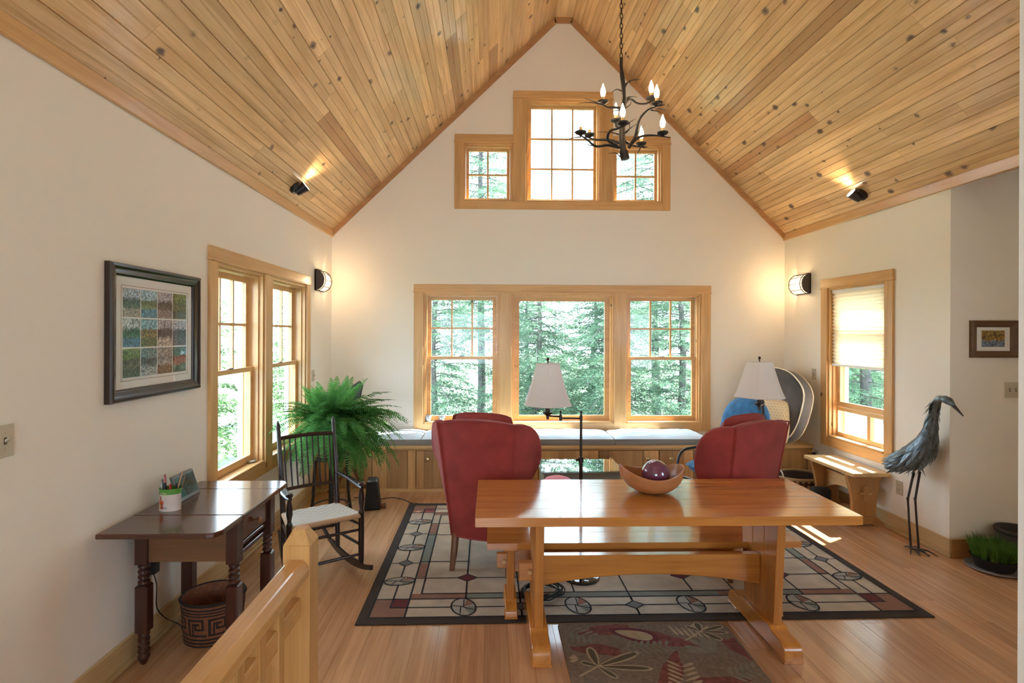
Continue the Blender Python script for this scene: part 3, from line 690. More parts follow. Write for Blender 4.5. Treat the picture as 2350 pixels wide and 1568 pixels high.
# ------------------------------------------------------------------ window seat with drawers
ws = thing('window_seat', 'built-in pine window seat with drawer fronts under the wide window', 'window seat', (0, 5.46, 0))
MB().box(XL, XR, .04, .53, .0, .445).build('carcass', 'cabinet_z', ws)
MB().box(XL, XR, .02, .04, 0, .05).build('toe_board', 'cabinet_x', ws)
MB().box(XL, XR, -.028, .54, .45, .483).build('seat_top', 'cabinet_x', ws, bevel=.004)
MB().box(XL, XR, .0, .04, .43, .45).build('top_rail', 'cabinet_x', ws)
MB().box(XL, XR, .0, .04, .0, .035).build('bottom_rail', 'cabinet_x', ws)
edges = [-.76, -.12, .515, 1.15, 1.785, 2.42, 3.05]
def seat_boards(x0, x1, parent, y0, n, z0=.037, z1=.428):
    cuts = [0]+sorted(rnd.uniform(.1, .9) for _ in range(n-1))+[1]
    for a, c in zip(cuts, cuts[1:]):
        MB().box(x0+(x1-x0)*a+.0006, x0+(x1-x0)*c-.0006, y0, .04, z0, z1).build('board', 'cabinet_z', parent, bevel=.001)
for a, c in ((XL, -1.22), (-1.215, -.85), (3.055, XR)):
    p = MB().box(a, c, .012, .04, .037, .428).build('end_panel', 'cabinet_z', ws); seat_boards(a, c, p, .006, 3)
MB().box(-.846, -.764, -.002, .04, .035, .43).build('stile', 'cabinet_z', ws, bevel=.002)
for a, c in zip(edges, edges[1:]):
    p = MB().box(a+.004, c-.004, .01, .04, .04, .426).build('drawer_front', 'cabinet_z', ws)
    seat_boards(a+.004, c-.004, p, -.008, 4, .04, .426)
    for kx in (a+.125, c-.125):
        k = MB().lathe([(.012, 0), (.010, .014), (.021, .024), (.024, .033), (.017, .042), (.002, .045)], 16).xf(Matrix.Translation((kx, -.008, .345)) @ Matrix.Rotation(R(90), 4, 'X')).build('knob', 'brass', p, smooth=True)
# cushions on the window seat
cx = [-1.735, -.712, .303, 1.32, 2.335]
labs = ['pale blue seat cushion behind the fern', 'pale blue seat cushion behind the wing chair nearer the fern', 'pale blue seat cushion behind the swing-arm lamp pole', 'pale blue seat cushion beside the wing chair nearer the heron']
for k in range(4):
    w = cx[k+1]-cx[k]-.006; th = thing('seat_cushion', labs[k], 'cushion', ((cx[k]+cx[k+1])/2, 5.718, .484), 0, 'window seat cushions')
    d = .525; nx, ny = 26, 12; b = MB(); ph = [rnd.uniform(0, 6.28) for _ in range(8)]
    vs = []; fs = []
    for j in range(ny+1):
        for i in range(nx+1):
            u, v = -1+2*i/nx, -1+2*j/ny; e = (1-abs(u)**8)*(1-abs(v)**6)
            z = .058+.030*e**.6+.008*e*math.sin(u*9+ph[0]+2.5*math.sin(v*3+ph[1]))*math.cos(v*4+u*3+ph[2])+.004*e*math.sin(17*u+9*v+ph[3])
            vs.append((u*w/2, v*d/2, z))
    for j in range(ny):
        for i in range(nx): a = j*(nx+1)+i; fs.append((a, a+1, a+nx+2, a+nx+1))
    b.add(vs, fs).build('cushion_top', 'cushion_top', th, smooth=True)
    e = .004; MB().loft([[(-w/2+e, -d/2+e, 0), (w/2-e, -d/2+e, 0), (w/2-e, d/2-e, 0), (-w/2+e, d/2-e, 0)], [(-w/2-e, -d/2-.006, .03), (w/2+.002, -d/2-.006, .03), (w/2+.002, d/2, .03), (-w/2-.002, d/2, .03)], [(-w/2, -d/2, .058), (w/2, -d/2, .058), (w/2, d/2, .058), (-w/2, d/2, .058)]]).build('cushion_side', 'cushion_side', th, smooth=True)
    b = MB()
    for z in (.058, .004): b.tube([(-w/2, d/2, z), (-w/2, -d/2, z), (w/2, -d/2, z), (w/2, d/2, z)], .0045, 6)
    b.build('piping', 'cushion_side', th, smooth=True)
# small pots on the window sill
def sill_pot(label, x, y, h, r):
    o = MB().lathe([(r*.55, 0), (r*.75, h*.15), (r, h*.55), (r*1.02, h*.8), (r*.92, h), (r*.84, h), (r*.9, h*.7), (r*.5, h*.15)], 20).build('ceramic_pot', 'ceramic_grey', smooth=True, loc=(x, y, .641)); tag(o, label, 'pot', 'sill pots')
    MB().lathe([(r*.93, h*.985), (r*.95, h*1.01), (r*.84, h*1.012)], 20).build('rim', 'black_plastic', o, smooth=True)
sill_pot('small speckled grey pot standing at the corner of the window sill', -.70, 6.02, .072, .034)
sill_pot('small grey pot on the sill just behind the chair top', -.545, 6.03, .058, .036)
# ------------------------------------------------------------------ glass-topped table, pink pouf
gt = thing('glass_table', 'low grey-green table with a glass top between the wing chairs', 'table', (.815, 4.76, 0))
MB().box(-.37, .37, -.225, .225, .44, .452).build('glass_top', 'table_glass', gt, bevel=.002)
MB().box(-.335, .335, -.19, .19, .30, .4385).build('apron', 'grey_green', gt, bevel=.004)
MB().box(-.35, .35, -.205, .205, .42, .4395).build('rim', 'grey_green', gt, bevel=.003)
for sx in (-1, 1):
    for sy in (-1, 1): MB().prism([(sx*.33, 0), (sx*.30, 0), (sx*.285, .31), (sx*.335, .31)] if sx < 0 else [(.30, 0), (.33, 0), (.335, .31), (.285, .31)], 'y', sy*.185, sy*.145).build('leg', 'grey_green', gt, bevel=.003)
MB().box(-.33, .33, -.185, .185, .12, .135).build('shelf', 'grey_green', gt)
pf = thing('pouf', 'round pink pouf mostly hidden behind the long table', 'pouf', (.56, 4.25, 0))
MB().lathe([(.13, .01), (.165, .05), (.175, .18), (.165, .36), (.14, .43), (.10, .468), (.05, .486), (.0, .49)], 28).build('body', 'pink_fabric', pf, smooth=True)
MB().lathe([(.166, .358), (.170, .364), (.166, .37)], 28, cap=False).build('seam', 'pink_fabric', pf, smooth=True)
# ------------------------------------------------------------------ blue chair with tube frame
bc = thing('lounge_chair', 'bright blue cushioned chair with a black tube frame in the window corner', 'chair', (2.22, 4.82, 0), R(118))
# local: faces +y
o = puffy(.50, .54, .13, wr=.006, seed=5, pw=5).build('seat_pad', 'denim_blue', bc, smooth=True); o.location = (0, .06, .40); o.rotation_euler.x = R(6)
b = MB(); n = 22
outl = [(.25*math.copysign(abs(math.cos(2*math.pi*k/n))**.75, math.cos(2*math.pi*k/n)), .33*math.copysign(abs(math.sin(2*math.pi*k/n))**.8, math.sin(2*math.pi*k/n))) for k in range(n)]
b.loft([[(x*q, -.05*p, z*q) for x, z in outl] for q, p in ((.72, 1.3), (.93, 1.0), (1.0, 0), (.93, -1.0), (.72, -1.3))]).build('back_pad', 'denim_blue', bc, smooth=True, angle=60)
bp = [c_ for c_ in bpy.data.objects if c_.name.startswith('back_pad')][0]; bp.location = (0, -.24, .73); bp.rotation_euler.x = R(14)
for s in (-1, 1):
    MB().tube(smooth_path([(s*.27, .33, .015), (s*.285, .36, .30), (s*.285, .30, .52), (s*.285, .10, .555), (s*.28, -.15, .54), (s*.27, -.24, .40), (s*.27, -.30, .015)], 5), .013, 10).build('side_frame', 'black_plastic', bc, smooth=True)
for y, z in ((.30, .30), (-.20, .34)): MB().tube([(-.275, y, z), (.275, y, z)], .011, 8).build('cross_bar', 'black_plastic', bc, smooth=True)
# dotted pillow and grey pet bed in the corner
o = puffy(.40, .46, .14, wr=.004, seed=8).build('dotted_pillow', 'cream_print', smooth=True); tag(o, 'cream dotted pillow leaning between the blue chair and the grey pet bed', 'pillow')
o.location = (2.93, 5.42, .745); o.rotation_euler = (R(78), 0, R(-38))
b = MB(); rr = random.Random(4)
for i in range(-6, 7):
    for j in range(-7, 8):
        u, v = (i+.5*(j % 2))/6.8, j/7.8
        if abs(u) < .93 and abs(v) < .93:
            e = max(0, (1-abs(u)**3)*(1-abs(v)**3))**.45; z = .07*e*.97+.0035; x, y = u*.20, v*.23; q = .006
            b.add([(x-q, y, z), (x, y-q*.7, z), (x+q, y, z), (x, y+q*.7, z)], [(0, 1, 2, 3)])
b.build('dots', 'print_dot', o, kind='stuff')
pb = thing('pet_bed', 'large grey cushion with cream piping leaning in the window corner', 'cushion', (3.09, 5.56, .89))
n = 40; outl = []
for k in range(n):
    a = 2*math.pi*k/n; c, s_ = math.cos(a), math.sin(a)
    outl.append(((.335*math.copysign(abs(c)**.8, c))*(1+.03*math.sin(5*a)), .385*math.copysign(abs(s_)**.72, s_)*(1+.025*math.sin(4*a+1))))
def ring(q, t): return [(x*q, t+.006*math.sin(9*x+7*z), z*q) for x, z in outl]
body = MB().loft([ring(.3, -.10), ring(.75, -.098), ring(.93, -.086), ring(1.0, -.072), ring(1.015, 0), ring(1.0, .072), ring(.93, .086), ring(.5, .09)]).build('bed_body', 'pet_bed_grey', pb, smooth=True, angle=70)
b = MB()
for t in (-.075, .075): b.tube(ring(1.005, t)+[ring(1.005, t)[0]], .0075, 6)
b.build('piping', 'piping_cream', pb, smooth=True)
pb.rotation_euler = (R(-10), R(6), R(-66))
# ------------------------------------------------------------------ rugs
FLAT = [0]
def flat_piece(b, poly, z):
    if isinstance(b, tuple):          # (name, material, parent): a part of its own
        FLAT[0] += 1; flat_piece(b_ := MB(), poly, z+FLAT[0]*2e-6); return b_.build(b[0], b[1], b[2])
    b.add([(x, y, z) for x, y in poly], [tuple(range(len(poly)))])
def strip(b, pts, w, z, wob=0.0, closed=False):
    rr = random.Random(len(pts)*7+int(abs(pts[0][0])*100)); q = []
    P = list(pts) + ([pts[0]] if closed else [])
    for (x0, y0), (x1, y1) in zip(P, P[1:]):
        d = math.hypot(x1-x0, y1-y0)
        if d < 1e-6: continue
        nx, ny = -(y1-y0)/d*w/2, (x1-x0)/d*w/2; ex, ey = (x1-x0)/d*w*.3, (y1-y0)/d*w*.3
        b.add([(x0-nx-ex, y0-ny-ey, z), (x1-nx+ex, y1-ny+ey, z), (x1+nx+ex, y1+ny+ey, z), (x0+nx-ex, y0+ny-ey, z)], [(0, 1, 2, 3)])
RW, RD = 3.36, 2.10
rug = thing('area_rug', 'large beige area rug with a stained-glass pattern and dark border', 'rug', (-.755, 2.965, 0), R(.35))
MB().box(0, RW, 0, RD, 0, .009).build('border', 'rug_border', rug, bevel=.003)
b = MB(); flat_piece(b, [(.062, .062), (RW-.062, .062), (RW-.062, RD-.062), (.062, RD-.062)], .0095); b.build('field', 'rug_beige', rug)
A, Bm, D, E_ = .062, .17, .27, .335
sage, rust, wine, grey, line = ('sage_panel', 'rug_sage', rug), ('rust_panel', 'rug_rust', rug), ('wine_panel', 'rug_wine', rug), ('grey_motif', 'rug_grey', rug), MB()
def rect(b, x0, y0, x1, y1, z=.0100): flat_piece(b, [(x0, y0), (x1, y0), (x1, y1), (x0, y1)], z)
def mir(f):       # the pattern repeats in the four corners
    for mx in (0, 1):
        for my in (0, 1):
            def X(x, mx=mx): return RW-x if mx else x
            def Y(y, my=my): return RD-y if my else y
            f(X, Y)
def rm(b, X, Y, x0, y0, x1, y1, z=.0100): rect(b, min(X(x0), X(x1)), min(Y(y0), Y(y1)), max(X(x0), X(x1)), max(Y(y0), Y(y1)), z)
def corner(X, Y):
    rm(rust, X, Y, A, A, D, D); rm(wine, X, Y, Bm, Bm, D, D, .0105)
    rm(rust, X, Y, D, D, E_+.28, E_); rm(sage, X, Y, E_+.28, D, .95, E_); rm(rust, X, Y, .95, D, 1.15, E_); rm(sage, X, Y, 1.15, D, RW/2, E_)
    rm(rust, X, Y, D, E_+.22, E_, E_+.44); rm(sage, X, Y, D, E_+.44, E_, RD/2)
    for pts in ([(A, D), (RW/2, D)], [(D, A), (D, RD/2)], [(E_, E_), (RW/2, E_)], [(E_, E_), (E_, RD/2)], [(Bm, Bm), (RW/2, Bm)], [(Bm, Bm), (Bm, RD/2)], [(A, A), (RW/2, A)], [(A, A), (A, RD/2)],
                [(.615, D), (.615, RD/2)], [(D, .545), (1.35, .545)], [(1.30, E_), (1.30, RD/2)], [(D, .80), (.615, .80)]):
        strip(line, [(X(x), Y(y)) for x, y in pts], .011, .0112)
    for cx, cy, c in ((.615, .545, wine), (1.30, .545, wine)):
        r = .052; d = [(X(cx)-r*1.3, Y(cy)), (X(cx), Y(cy)-r), (X(cx)+r*1.3, Y(cy)), (X(cx), Y(cy)+r)]; flat_piece(c, d, .0115); strip(line, d, .008, .0118, closed=True)
mir(corner)
def leaf(cx, cy, rx, ry, ang):
    n = 18; ca, sa = math.cos(ang), math.sin(ang)
    def P(u, v): return (cx+u*rx*ca-v*ry*sa, cy+u*rx*sa+v*ry*ca)
    ell = [P(math.cos(2*math.pi*k/n), math.sin(2*math.pi*k/n)) for k in range(n)]
    flat_piece(('leaf_motif', 'rug_motif', rug), ell, .0118); flat_piece(('sage_petal', 'rug_sage', rug), [P(0, 0)]+[P(.95*math.cos(a), .95*math.sin(a)) for a in [-1.3+.15*i for i in range(9)]], .0121)
    flat_piece(('rust_petal', 'rug_rust', rug), [P(0, 0)]+[P(.95*math.cos(a), .95*math.sin(a)) for a in [.15+.12*i for i in range(8)]], .0121)
    strip(line, ell, .010, .0124, closed=True); strip(line, [P(-.9, .3), P(-.2, .1), P(.2, -.2), P(.8, -.5)], .008, .0125); strip(line, [P(0, 0), P(.3, .8)], .007, .0125); strip(line, [P(-.2, .1), P(-.5, -.7)], .007, .0125)
for k in range(4):
    for y in (Bm, RD-Bm): leaf(RW/2+(k-1.5)*.69-.04, y, .072, .10, R(15))
for k in range(3):
    x = RW/2+(k-1)*.69-.04
    for y in (Bm, RD-Bm):
        d = [(x-.055, y), (x, y-.045), (x+.055, y), (x, y+.045)]; flat_piece(grey, d, .0118); strip(line, d, .008, .0122, closed=True); strip(line, [(x, y+.045), (x, D if y < 1 else RD-D)], .01, .0112); strip(line, [(x, y-.045), (x, A)], .01, .0112)
for k in range(-1, 2):
    for x in (Bm, RW-Bm): leaf(x, RD/2+k*.545, .10, .055, R(8))
for k in (-.5, .5):
    for x in (Bm, RW-Bm):
        y = RD/2+k*.545; d = [(x-.05, y), (x, y-.05), (x+.05, y), (x, y+.05)]; flat_piece(grey, d, .0118); strip(line, d, .008, .0122, closed=True); strip(line, [(x-.05, y), (x-.1, y)], .008, .0112); strip(line, [(x+.05, y), (x+.1, y)], .008, .0112)
line.build('line_work', 'rug_line', rug, kind='stuff')
# floral hooked rug
fr = thing('floral_rug', 'brown hooked rug with tan flowers and red leaves under the long table', 'rug', (.39, 1.72, 0))
FW, FD = .95, 1.235
MB().prism([(.02, 0), (FW-.02, 0), (FW, .02), (FW, FD-.05), (FW-.03, FD), (.01, FD), (0, FD-.02), (0, .02)], 'z', 0, .010).build('pile', 'hook_brown', fr, bevel=.003)
L = {k: ('motif_'+k[5:], k, fr) for k in ('hook_tan', 'hook_olive', 'hook_red', 'hook_wine', 'hook_grey')}; stems = MB()
def petal(m, cx, cy, ang, ln, wd, z, off=0.0):
    n = 14; ca, sa = math.cos(ang), math.sin(ang); pts = []
    for k in range(n):
        a = 2*math.pi*k/n; u = off+ln/2+ln/2*math.cos(a); v = wd/2*math.sin(a)*(.72+.28*math.cos(a)); pts.append((cx+u*ca-v*sa, cy+u*sa+v*ca))
    if all(0.012 < x < FW-.012 and .01 < y < FD-.01 for x, y in pts): flat_piece(L[m], pts, z)
def flower(cx, cy, specs, stem):
    for ang, ln, wd in specs:
        petal('hook_tan', cx, cy, R(ang), ln, wd, .0106); petal('hook_olive', cx, cy, R(ang), ln*.86, wd*.58, .0110, ln*.07)
    strip(stems, [(cx, cy), (cx+stem*math.cos(R(215)), cy+stem*math.sin(R(215)))], .012, .0106)
def fernleaf(m, cx, cy, ang, n, ln):
    ca, sa = math.cos(R(ang)), math.sin(R(ang))
    for k in range(n):
        x, y = cx+ca*k*.035, cy+sa*k*.035
        for s in (-1, 1): petal(m, x, y, R(ang+s*58), ln*(1-.05*k), .024, .0107)
def blot(m, cx, cy, rx, ry, ang, z=.0103):
    n = 30; ca, sa = math.cos(R(ang)), math.sin(R(ang)); rr = random.Random(int(cx*900+cy*77)); pts = []; p1, p2 = rr.uniform(0, 6), rr.uniform(0, 6)
    for k in range(n):
        a = 2*math.pi*k/n; q = 1+.14*math.sin(3*a+p1)+.10*math.sin(5*a+p2)+.05*math.sin(11*a); u, v = rx*q*math.cos(a), ry*q*math.sin(a); pts.append((min(max(cx+u*ca-v*sa, .012), FW-.012), min(max(cy+u*sa+v*ca, .012), FD-.012)))
    flat_piece(L[m], pts, z)
for cx, cy, rx, ry, an in ((.28, 1.16, .16, .05, 5), (.58, 1.06, .17, .05, -25), (.5, .80, .15, .05, 60), (.92, .98, .05, .10, 20), (.72, .72, .12, .04, 0), (.18, .98, .13, .045, -8), (.16, .62, .09, .04, 20), (.8, .4, .15, .05, 30)): blot('hook_red', cx, cy, rx, ry, an)
petal('hook_wine', .275, 1.165, R(-22), .27, .175, .0105); petal('hook_tan', .305, 1.148, R(-20), .205, .11, .0108)
strip(stems, [(.33, 1.135), (.48, 1.085)], .008, .0112)
flower(.15, .845, ((95, .16, .075), (155, .09, .05), (25, .26, .07), (-5, .27, .06), (-50, .12, .05)), .12)
flower(.78, 1.135, ((85, .09, .07), (140, .09, .045), (20, .16, .05), (-5, .15, .04), (-45, .12, .06)), .14)
flower(.30, .35, ((80, .16, .075), (150, .10, .05), (20, .24, .07), (-20, .2, .06), (-60, .14, .05)), .12)
fernleaf('hook_tan', .62, 1.20, -20, 6, .10); fernleaf('hook_tan', .53, .66, 80, 6, .10); fernleaf('hook_grey', .33, .985, 5, 7, .08); fernleaf('hook_grey', .78, .76, 20, 5, .07); fernleaf('hook_grey', .06, 1.15, -30, 4, .08)
for an in (160, 175, 130, 100, 75): petal('hook_grey', .78, .95, R(an), .15, .05, .0106)
for an in (200, 150, 120): petal('hook_tan', .06, .9, R(an), .045, .03, .0106)
stems.build('stem_lines', 'hook_tan', fr, kind='stuff')

# ------------------------------------------------------------------ rocking chair
rc = thing('rocking_chair', 'dark spindle-back rocking chair with a woven tape seat', 'rocking chair', (-1.185, 3.665, 0), R(33))
# local: faces -y, x to the sitter's left
FWd, BWd, FY, BY = .235, .19, -.20, .20
def rail(b, p, q, r=.011): b.tube([p, tuple((Vector(p)+Vector(q))/2), q], [r*.8, r, r*.8], 8)
for s in (-1, 1):
    b = MB(); b.lathe([(.015, .06), (.019, .10), (.020, .30), (.019, .415), (.021, .42), (.015, .432), (.012, .445), (.020, .49), (.019, .53), (.012, .575), (.014, .58)], 14, (s*FWd, FY, 0)); b.build('front_post', 'rocker_wood', rc, smooth=True)
    MB().lathe([(.006, .598), (.021, .604), (.024, .612), (.019, .622), (.008, .627)], 14, (s*FWd, FY, 0)).build('arm_knob', 'rocker_wood', rc, smooth=True)
    b = MB(); b.tube([(s*BWd, BY-.02, .07), (s*BWd, BY, .38), (s*(BWd+.004), BY+.05, .66), (s*(BWd+.008), BY+.125, .945)], [.016, .019, .018, .014], 12)
    b.tube([(s*(BWd+.008), BY+.125, .94), (s*(BWd+.008), BY+.128, .952), (s*(BWd+.0085), BY+.131, .965), (s*(BWd+.009), BY+.137, .985), (s*(BWd+.0095), BY+.143, 1.008)], [.011, .015, .016, .012, .003], 12); b.build('back_post', 'rocker_wood', rc, smooth=True)
    # arm
    arm = [(-.016, 0), (.016, 0), (.018, .008), (.012, .016), (-.012, .016), (-.018, .008)]
    p0, p1 = Vector((s*FWd, FY-.02, .583)), Vector((s*(BWd+.004), BY+.03, .60)); rings = []
    for t, w_ in ((0, .7), (.08, 1.15), (.3, 1.5), (.6, 1.1), (1, .6)):
        c = p0.lerp(p1, t)+Vector((s*.018*math.sin(t*3.1), 0, 0)); rings.append([(c.x+x*w_, c.y, c.z+z) for x, z in arm])
    MB().loft(rings).build('arm', 'rocker_wood', rc, smooth=True)
    # runner
    top, bot = [], []
    for i in range(15):
        y = -.36+.86*i/14; q = (y-.02)/.44; z = .006+.09*q*q+(.03*max(0, q-.6) if q > 0 else 0)
        hh = .052 if -.2 < y < .3 else .034
        bot.append((y, z)); top.append((y, z+hh*(1-.5*max(0, abs(q)-.9))))
    xs = s*(FWd+BWd)/2; sk = s*(FWd-BWd)
    m = MB().prism(bot+top[::-1], 'x', xs-.009, xs+.009)
    m.xf(Matrix(((1, -sk/.4*1.0, 0, 0), (0, 1, 0, 0), (0, 0, 1, 0), (0, 0, 0, 1)))).build('rocker_runner', 'rocker_wood', rc, bevel=.003)
    b = MB(); rail(b, (s*FWd, FY, .33), (s*BWd, BY, .30)); b.build('side_stretcher', 'rocker_wood', rc, smooth=True)
    b = MB(); rail(b, (s*FWd, FY, .19), (s*BWd, BY, .17)); b.build('side_stretcher', 'rocker_wood', rc, smooth=True)
for z in (.30, .13):
    b = MB(); rail(b, (-FWd, FY, z), (FWd, FY, z)); b.build('front_stretcher', 'rocker_wood', rc, smooth=True)
b = MB(); rail(b, (-BWd, BY, .22), (BWd, BY, .22)); b.build('rear_stretcher', 'rocker_wood', rc, smooth=True)
def back_pt(u, z):
    t = (z-.38)/(.945-.38); y = BY+.125*t**1.15 if t > 0 else BY
    return (u*(BWd+.006), y+.02*(1-u*u)*min(1, max(0, t*2)), z)
for z, h in ((.885, .017), (.53, .014)):
    MB().tube([back_pt(-1+2*i/8, z+.006*(1-(-1+2*i/8)**2)) for i in range(9)], h, 8, flat=.6).build('back_rail', 'rocker_wood', rc, smooth=True)
for k in range(9):
    u = -.83+1.66*k/8
    MB().tube([back_pt(u*.97, .53), back_pt(u*.99, .70), back_pt(u, .885)], [.005, .0065, .005], 7).build('spindle', 'rocker_wood', rc, smooth=True)
seat = MB().tube([(-FWd, FY, .395), (FWd, FY, .395)], .017, 10); seat.tube([(-BWd, BY, .37), (BWd, BY, .37)], .013, 10)
for s in (-1, 1): seat.tube([(s*FWd, FY, .395), (s*BWd, BY, .37)], .014, 10)
so_ = seat.build('seat_rails', 'rush_edge', rc, smooth=True)
b = MB(); nu, nv = 18, 14
for i in range(nu):
    for j in range(nv):
        u0, u1, v0, v1 = i/nu, (i+1)/nu, j/nv, (j+1)/nv; up = ((i+2*j) // 2) % 2; b.cur = up
        def sp(u, v): wv = FWd+(BWd-FWd)*v; return (-wv+2*wv*u, FY+(BY-FY)*v, .411+(-.028)*v-.012*math.sin(math.pi*u)*math.sin(math.pi*v)+(.0016 if up else 0))
        g = .06/nu; b.add([sp(u0+g, v0+g), sp(u1-g, v0+g), sp(u1-g, v1-g), sp(u0+g, v1-g)], [(0, 1, 2, 3)])
b.cur = 1; b.loft([[sp(i/8, j/4)[:2]+(sp(i/8, j/4)[2]-.006,) for i in range(9)] for j in range(5)], False)
wv_ = b.build('woven_tape', ['rush_seat_b', 'rush_seat'], rc); wv_['kind'] = 'stuff'

# ------------------------------------------------------------------ drop-leaf desk
dk = thing('drop_leaf_desk', 'dark brown drop-leaf desk with turned legs against the wall', 'desk', (-1.495, 2.835, 0))
def top_piece(name, y0, y1, r0, r1):
    hw = .272; c = .05; pl = [(-hw, y0), (hw-(c if r0 else 0), y0)] + ([(hw-.02, y0+.012), (hw, y0+.05)] if r0 else [(hw, y0)]) + ([(hw, y1-.05), (hw-.02, y1-.012), (hw-c, y1)] if r1 else [(hw, y1)]) + [(-hw, y1)]
    if not (r0 or r1): pl = [(-hw, y0), (hw, y0), (hw, y1), (-hw, y1)]
    # clean duplicates
    MB().prism(pl, 'z', .718, .742).build(name, 'mahogany_x', dk, bevel=.005, seg=2)
top_piece('drop_leaf', -.445, -.197, True, False); top_piece('top', -.195, .245, False, False); top_piece('drop_leaf', .247, .415, False, True)
def turned_leg(x, y):
    o = MB().box(x-.03, x+.03, y-.03, y+.03, .50, .718).build('leg', 'mahogany_z', dk, bevel=.003)
    def beads(z0, n, h, r): return [q for k in range(n) for q in ((r*.72, z0+k*h), (r, z0+(k+.3)*h), (r, z0+(k+.7)*h), (r*.72, z0+(k+1)*h))]
    MB().lathe(beads(.395, 4, .027, .027), 16, (x, y, 0)).build('bead_turning', 'mahogany_z', o, smooth=True)
    MB().prism([(x-.031, y-.031), (x+.031, y-.031), (x+.031, y+.031), (x-.031, y+.031)], 'z', .16, .395).build('square_block', 'mahogany_z', o, bevel=.007)
    MB().lathe([(.012, 0), (.018, .012), (.022, .025)]+beads(.025, 5, .028, .027), 16, (x, y, 0)).build('bead_turning', 'mahogany_z', o, smooth=True)
for x in (-.222, .222):
    for y in (-.185, .205): turned_leg(x, y)
for y in (-.185, .205): MB().box(-.192, .192, y-.012, y+.012, .51, .716).build('apron', 'apron_wood', dk)
MB().box(-.225, -.205, -.155, .175, .51, .716).build('side_apron', 'mahogany_x', dk)
d = MB().box(.205, .236, -.152, .172, .585, .705).build('drawer', 'mahogany_x', dk, bevel=.004)
MB().lathe([(.006, 0), (.007, .012), (.016, .02), (.017, .028), (.010, .036), (.001, .038)], 14).xf(Matrix.Translation((.236, .01, .645)) @ Matrix.Rotation(R(90), 4, 'Y')).build('knob', 'chair_leg_wood', d, smooth=True)
MB().box(.205, .232, -.155, .175, .556, .576).build('drawer_rail', 'mahogany_x', dk, bevel=.003); MB().box(.205, .232, -.155, .175, .51, .535).build('drawer_rail', 'mahogany_x', dk, bevel=.003)
MB().box(.19, .206, -.155, .175, .51, .716).build('drawer_frame', 'mahogany_x', dk)
# tin with pens, photo frame
tn = thing('pen_tin', 'oval tin with a green band and a little red house full of pens', 'tin', (-1.635, 2.725, .742))
def oval(h0, h1, mt, nm, g=0.0): return MB().loft([[((.052+g)*math.cos(2*math.pi*k/28), (.036+g)*math.sin(2*math.pi*k/28), h) for k in range(28)] for h in (h0, h1)], True, False).build(nm, mt, tn, smooth=True)
oval(0, .084, 'tin_white', 'tin_body'); oval(.084, .112, 'tin_green', 'tin_band', .0003); oval(.108, .112, 'tin_green', 'tin_rim', .0015)
MB().loft([[(.05*math.cos(2*math.pi*k/28), .034*math.sin(2*math.pi*k/28), .001) for k in range(28)], [(.05*math.cos(2*math.pi*k/28), .034*math.sin(2*math.pi*k/28), .004) for k in range(28)]]).build('tin_base', 'pen_steel', tn)
def onskin(a0, a1, z0, z1, m, g=.0008):
    n = 5; A_ = [a0+(a1-a0)*i/n for i in range(n+1)]; vs = [((.052+g)*math.cos(a), (.036+g)*math.sin(a), z) for z in (z0, z1) for a in A_]
    m.add(vs, [(i, i+1, i+n+2, i+n+1) for i in range(n)])
hr, ho, hy, hm = MB(), MB(), MB(), MB()
a = R(-128)
onskin(R(-135), R(-107), .012, .042, hr); onskin(R(-138), R(-103), .042, .050, ho); onskin(R(-134), R(-108), .050, .056, ho); onskin(R(-130), R(-119), .058, .076, hr); onskin(R(-127), R(-122), .060, .070, hm, .001); onskin(R(-133), R(-123), .014, .036, hy, .0011); onskin(R(-117), R(-110), .024, .034, hm, .0011)
for i in range(6): onskin(R(-104+i*3.6), R(-102.6+i*3.6), .012, .024, hm)
onskin(R(-105), R(-84), .018, .020, hm)
for i in range(11):
    for j in range(7):
        an = -99+i*8.5; z = .030+j*.0075
        if j > 0 or i > 3: onskin(R(an), R(an+2.0), z, z+.0022, hm)
for m, mt, nm in ((hr, 'tin_red', 'house_print'), (ho, 'tin_orange', 'roof_print'), (hy, 'tin_yellow', 'door_print'), (hm, 'tin_mark', 'dot_print')): m.build(nm, mt, tn)
lt = MB()
for i, wd in enumerate((2.5, 4, 3.5, 0, 4.5, 3, 3.5, 3.5)):
    if wd: onskin(R(-126+i*5), R(-126+i*5+wd), .088, .094+(.002 if wd > 4 else 0), lt)
lt.build('band_lettering', 'tin_white', tn)
pens = [('pen_red', -.02, .0, -6, 3, .175, .005), ('pen_blue', .008, .012, 12, 4, .185, .0045), ('pen_wood', .016, -.006, 16, -2, .20, .0035), ('black_plastic', -.035, .008, -10, 5, .15, .004), ('pen_steel', -.04, -.006, -3, -4, .135, .005), ('black_plastic', -.022, -.014, 2, -6, .14, .007), ('pen_red', .004, -.016, 5, -5, .135, .007), ('black_plastic', .03, .0, 8, 3, .15, .004), ('chair_leg_wood', .036, .010, 12, 6, .17, .004), ('black_plastic', .038, -.01, 6, -5, .14, .005)]
plab = ['dark red pen leaning out of the tin', 'dark blue pen beside the bare wooden pencil', 'tall bare wooden pencil in the tin', 'thin black pen at the wall side of the tin', 'grey steel pen by the tin rim', 'thick black marker at the front of the tin', 'short bright red marker at the front of the tin', 'black pen among the markers near the photo frame', 'brown pen with a rounded end near the photo frame', 'black felt pen leaning over the tin rim']
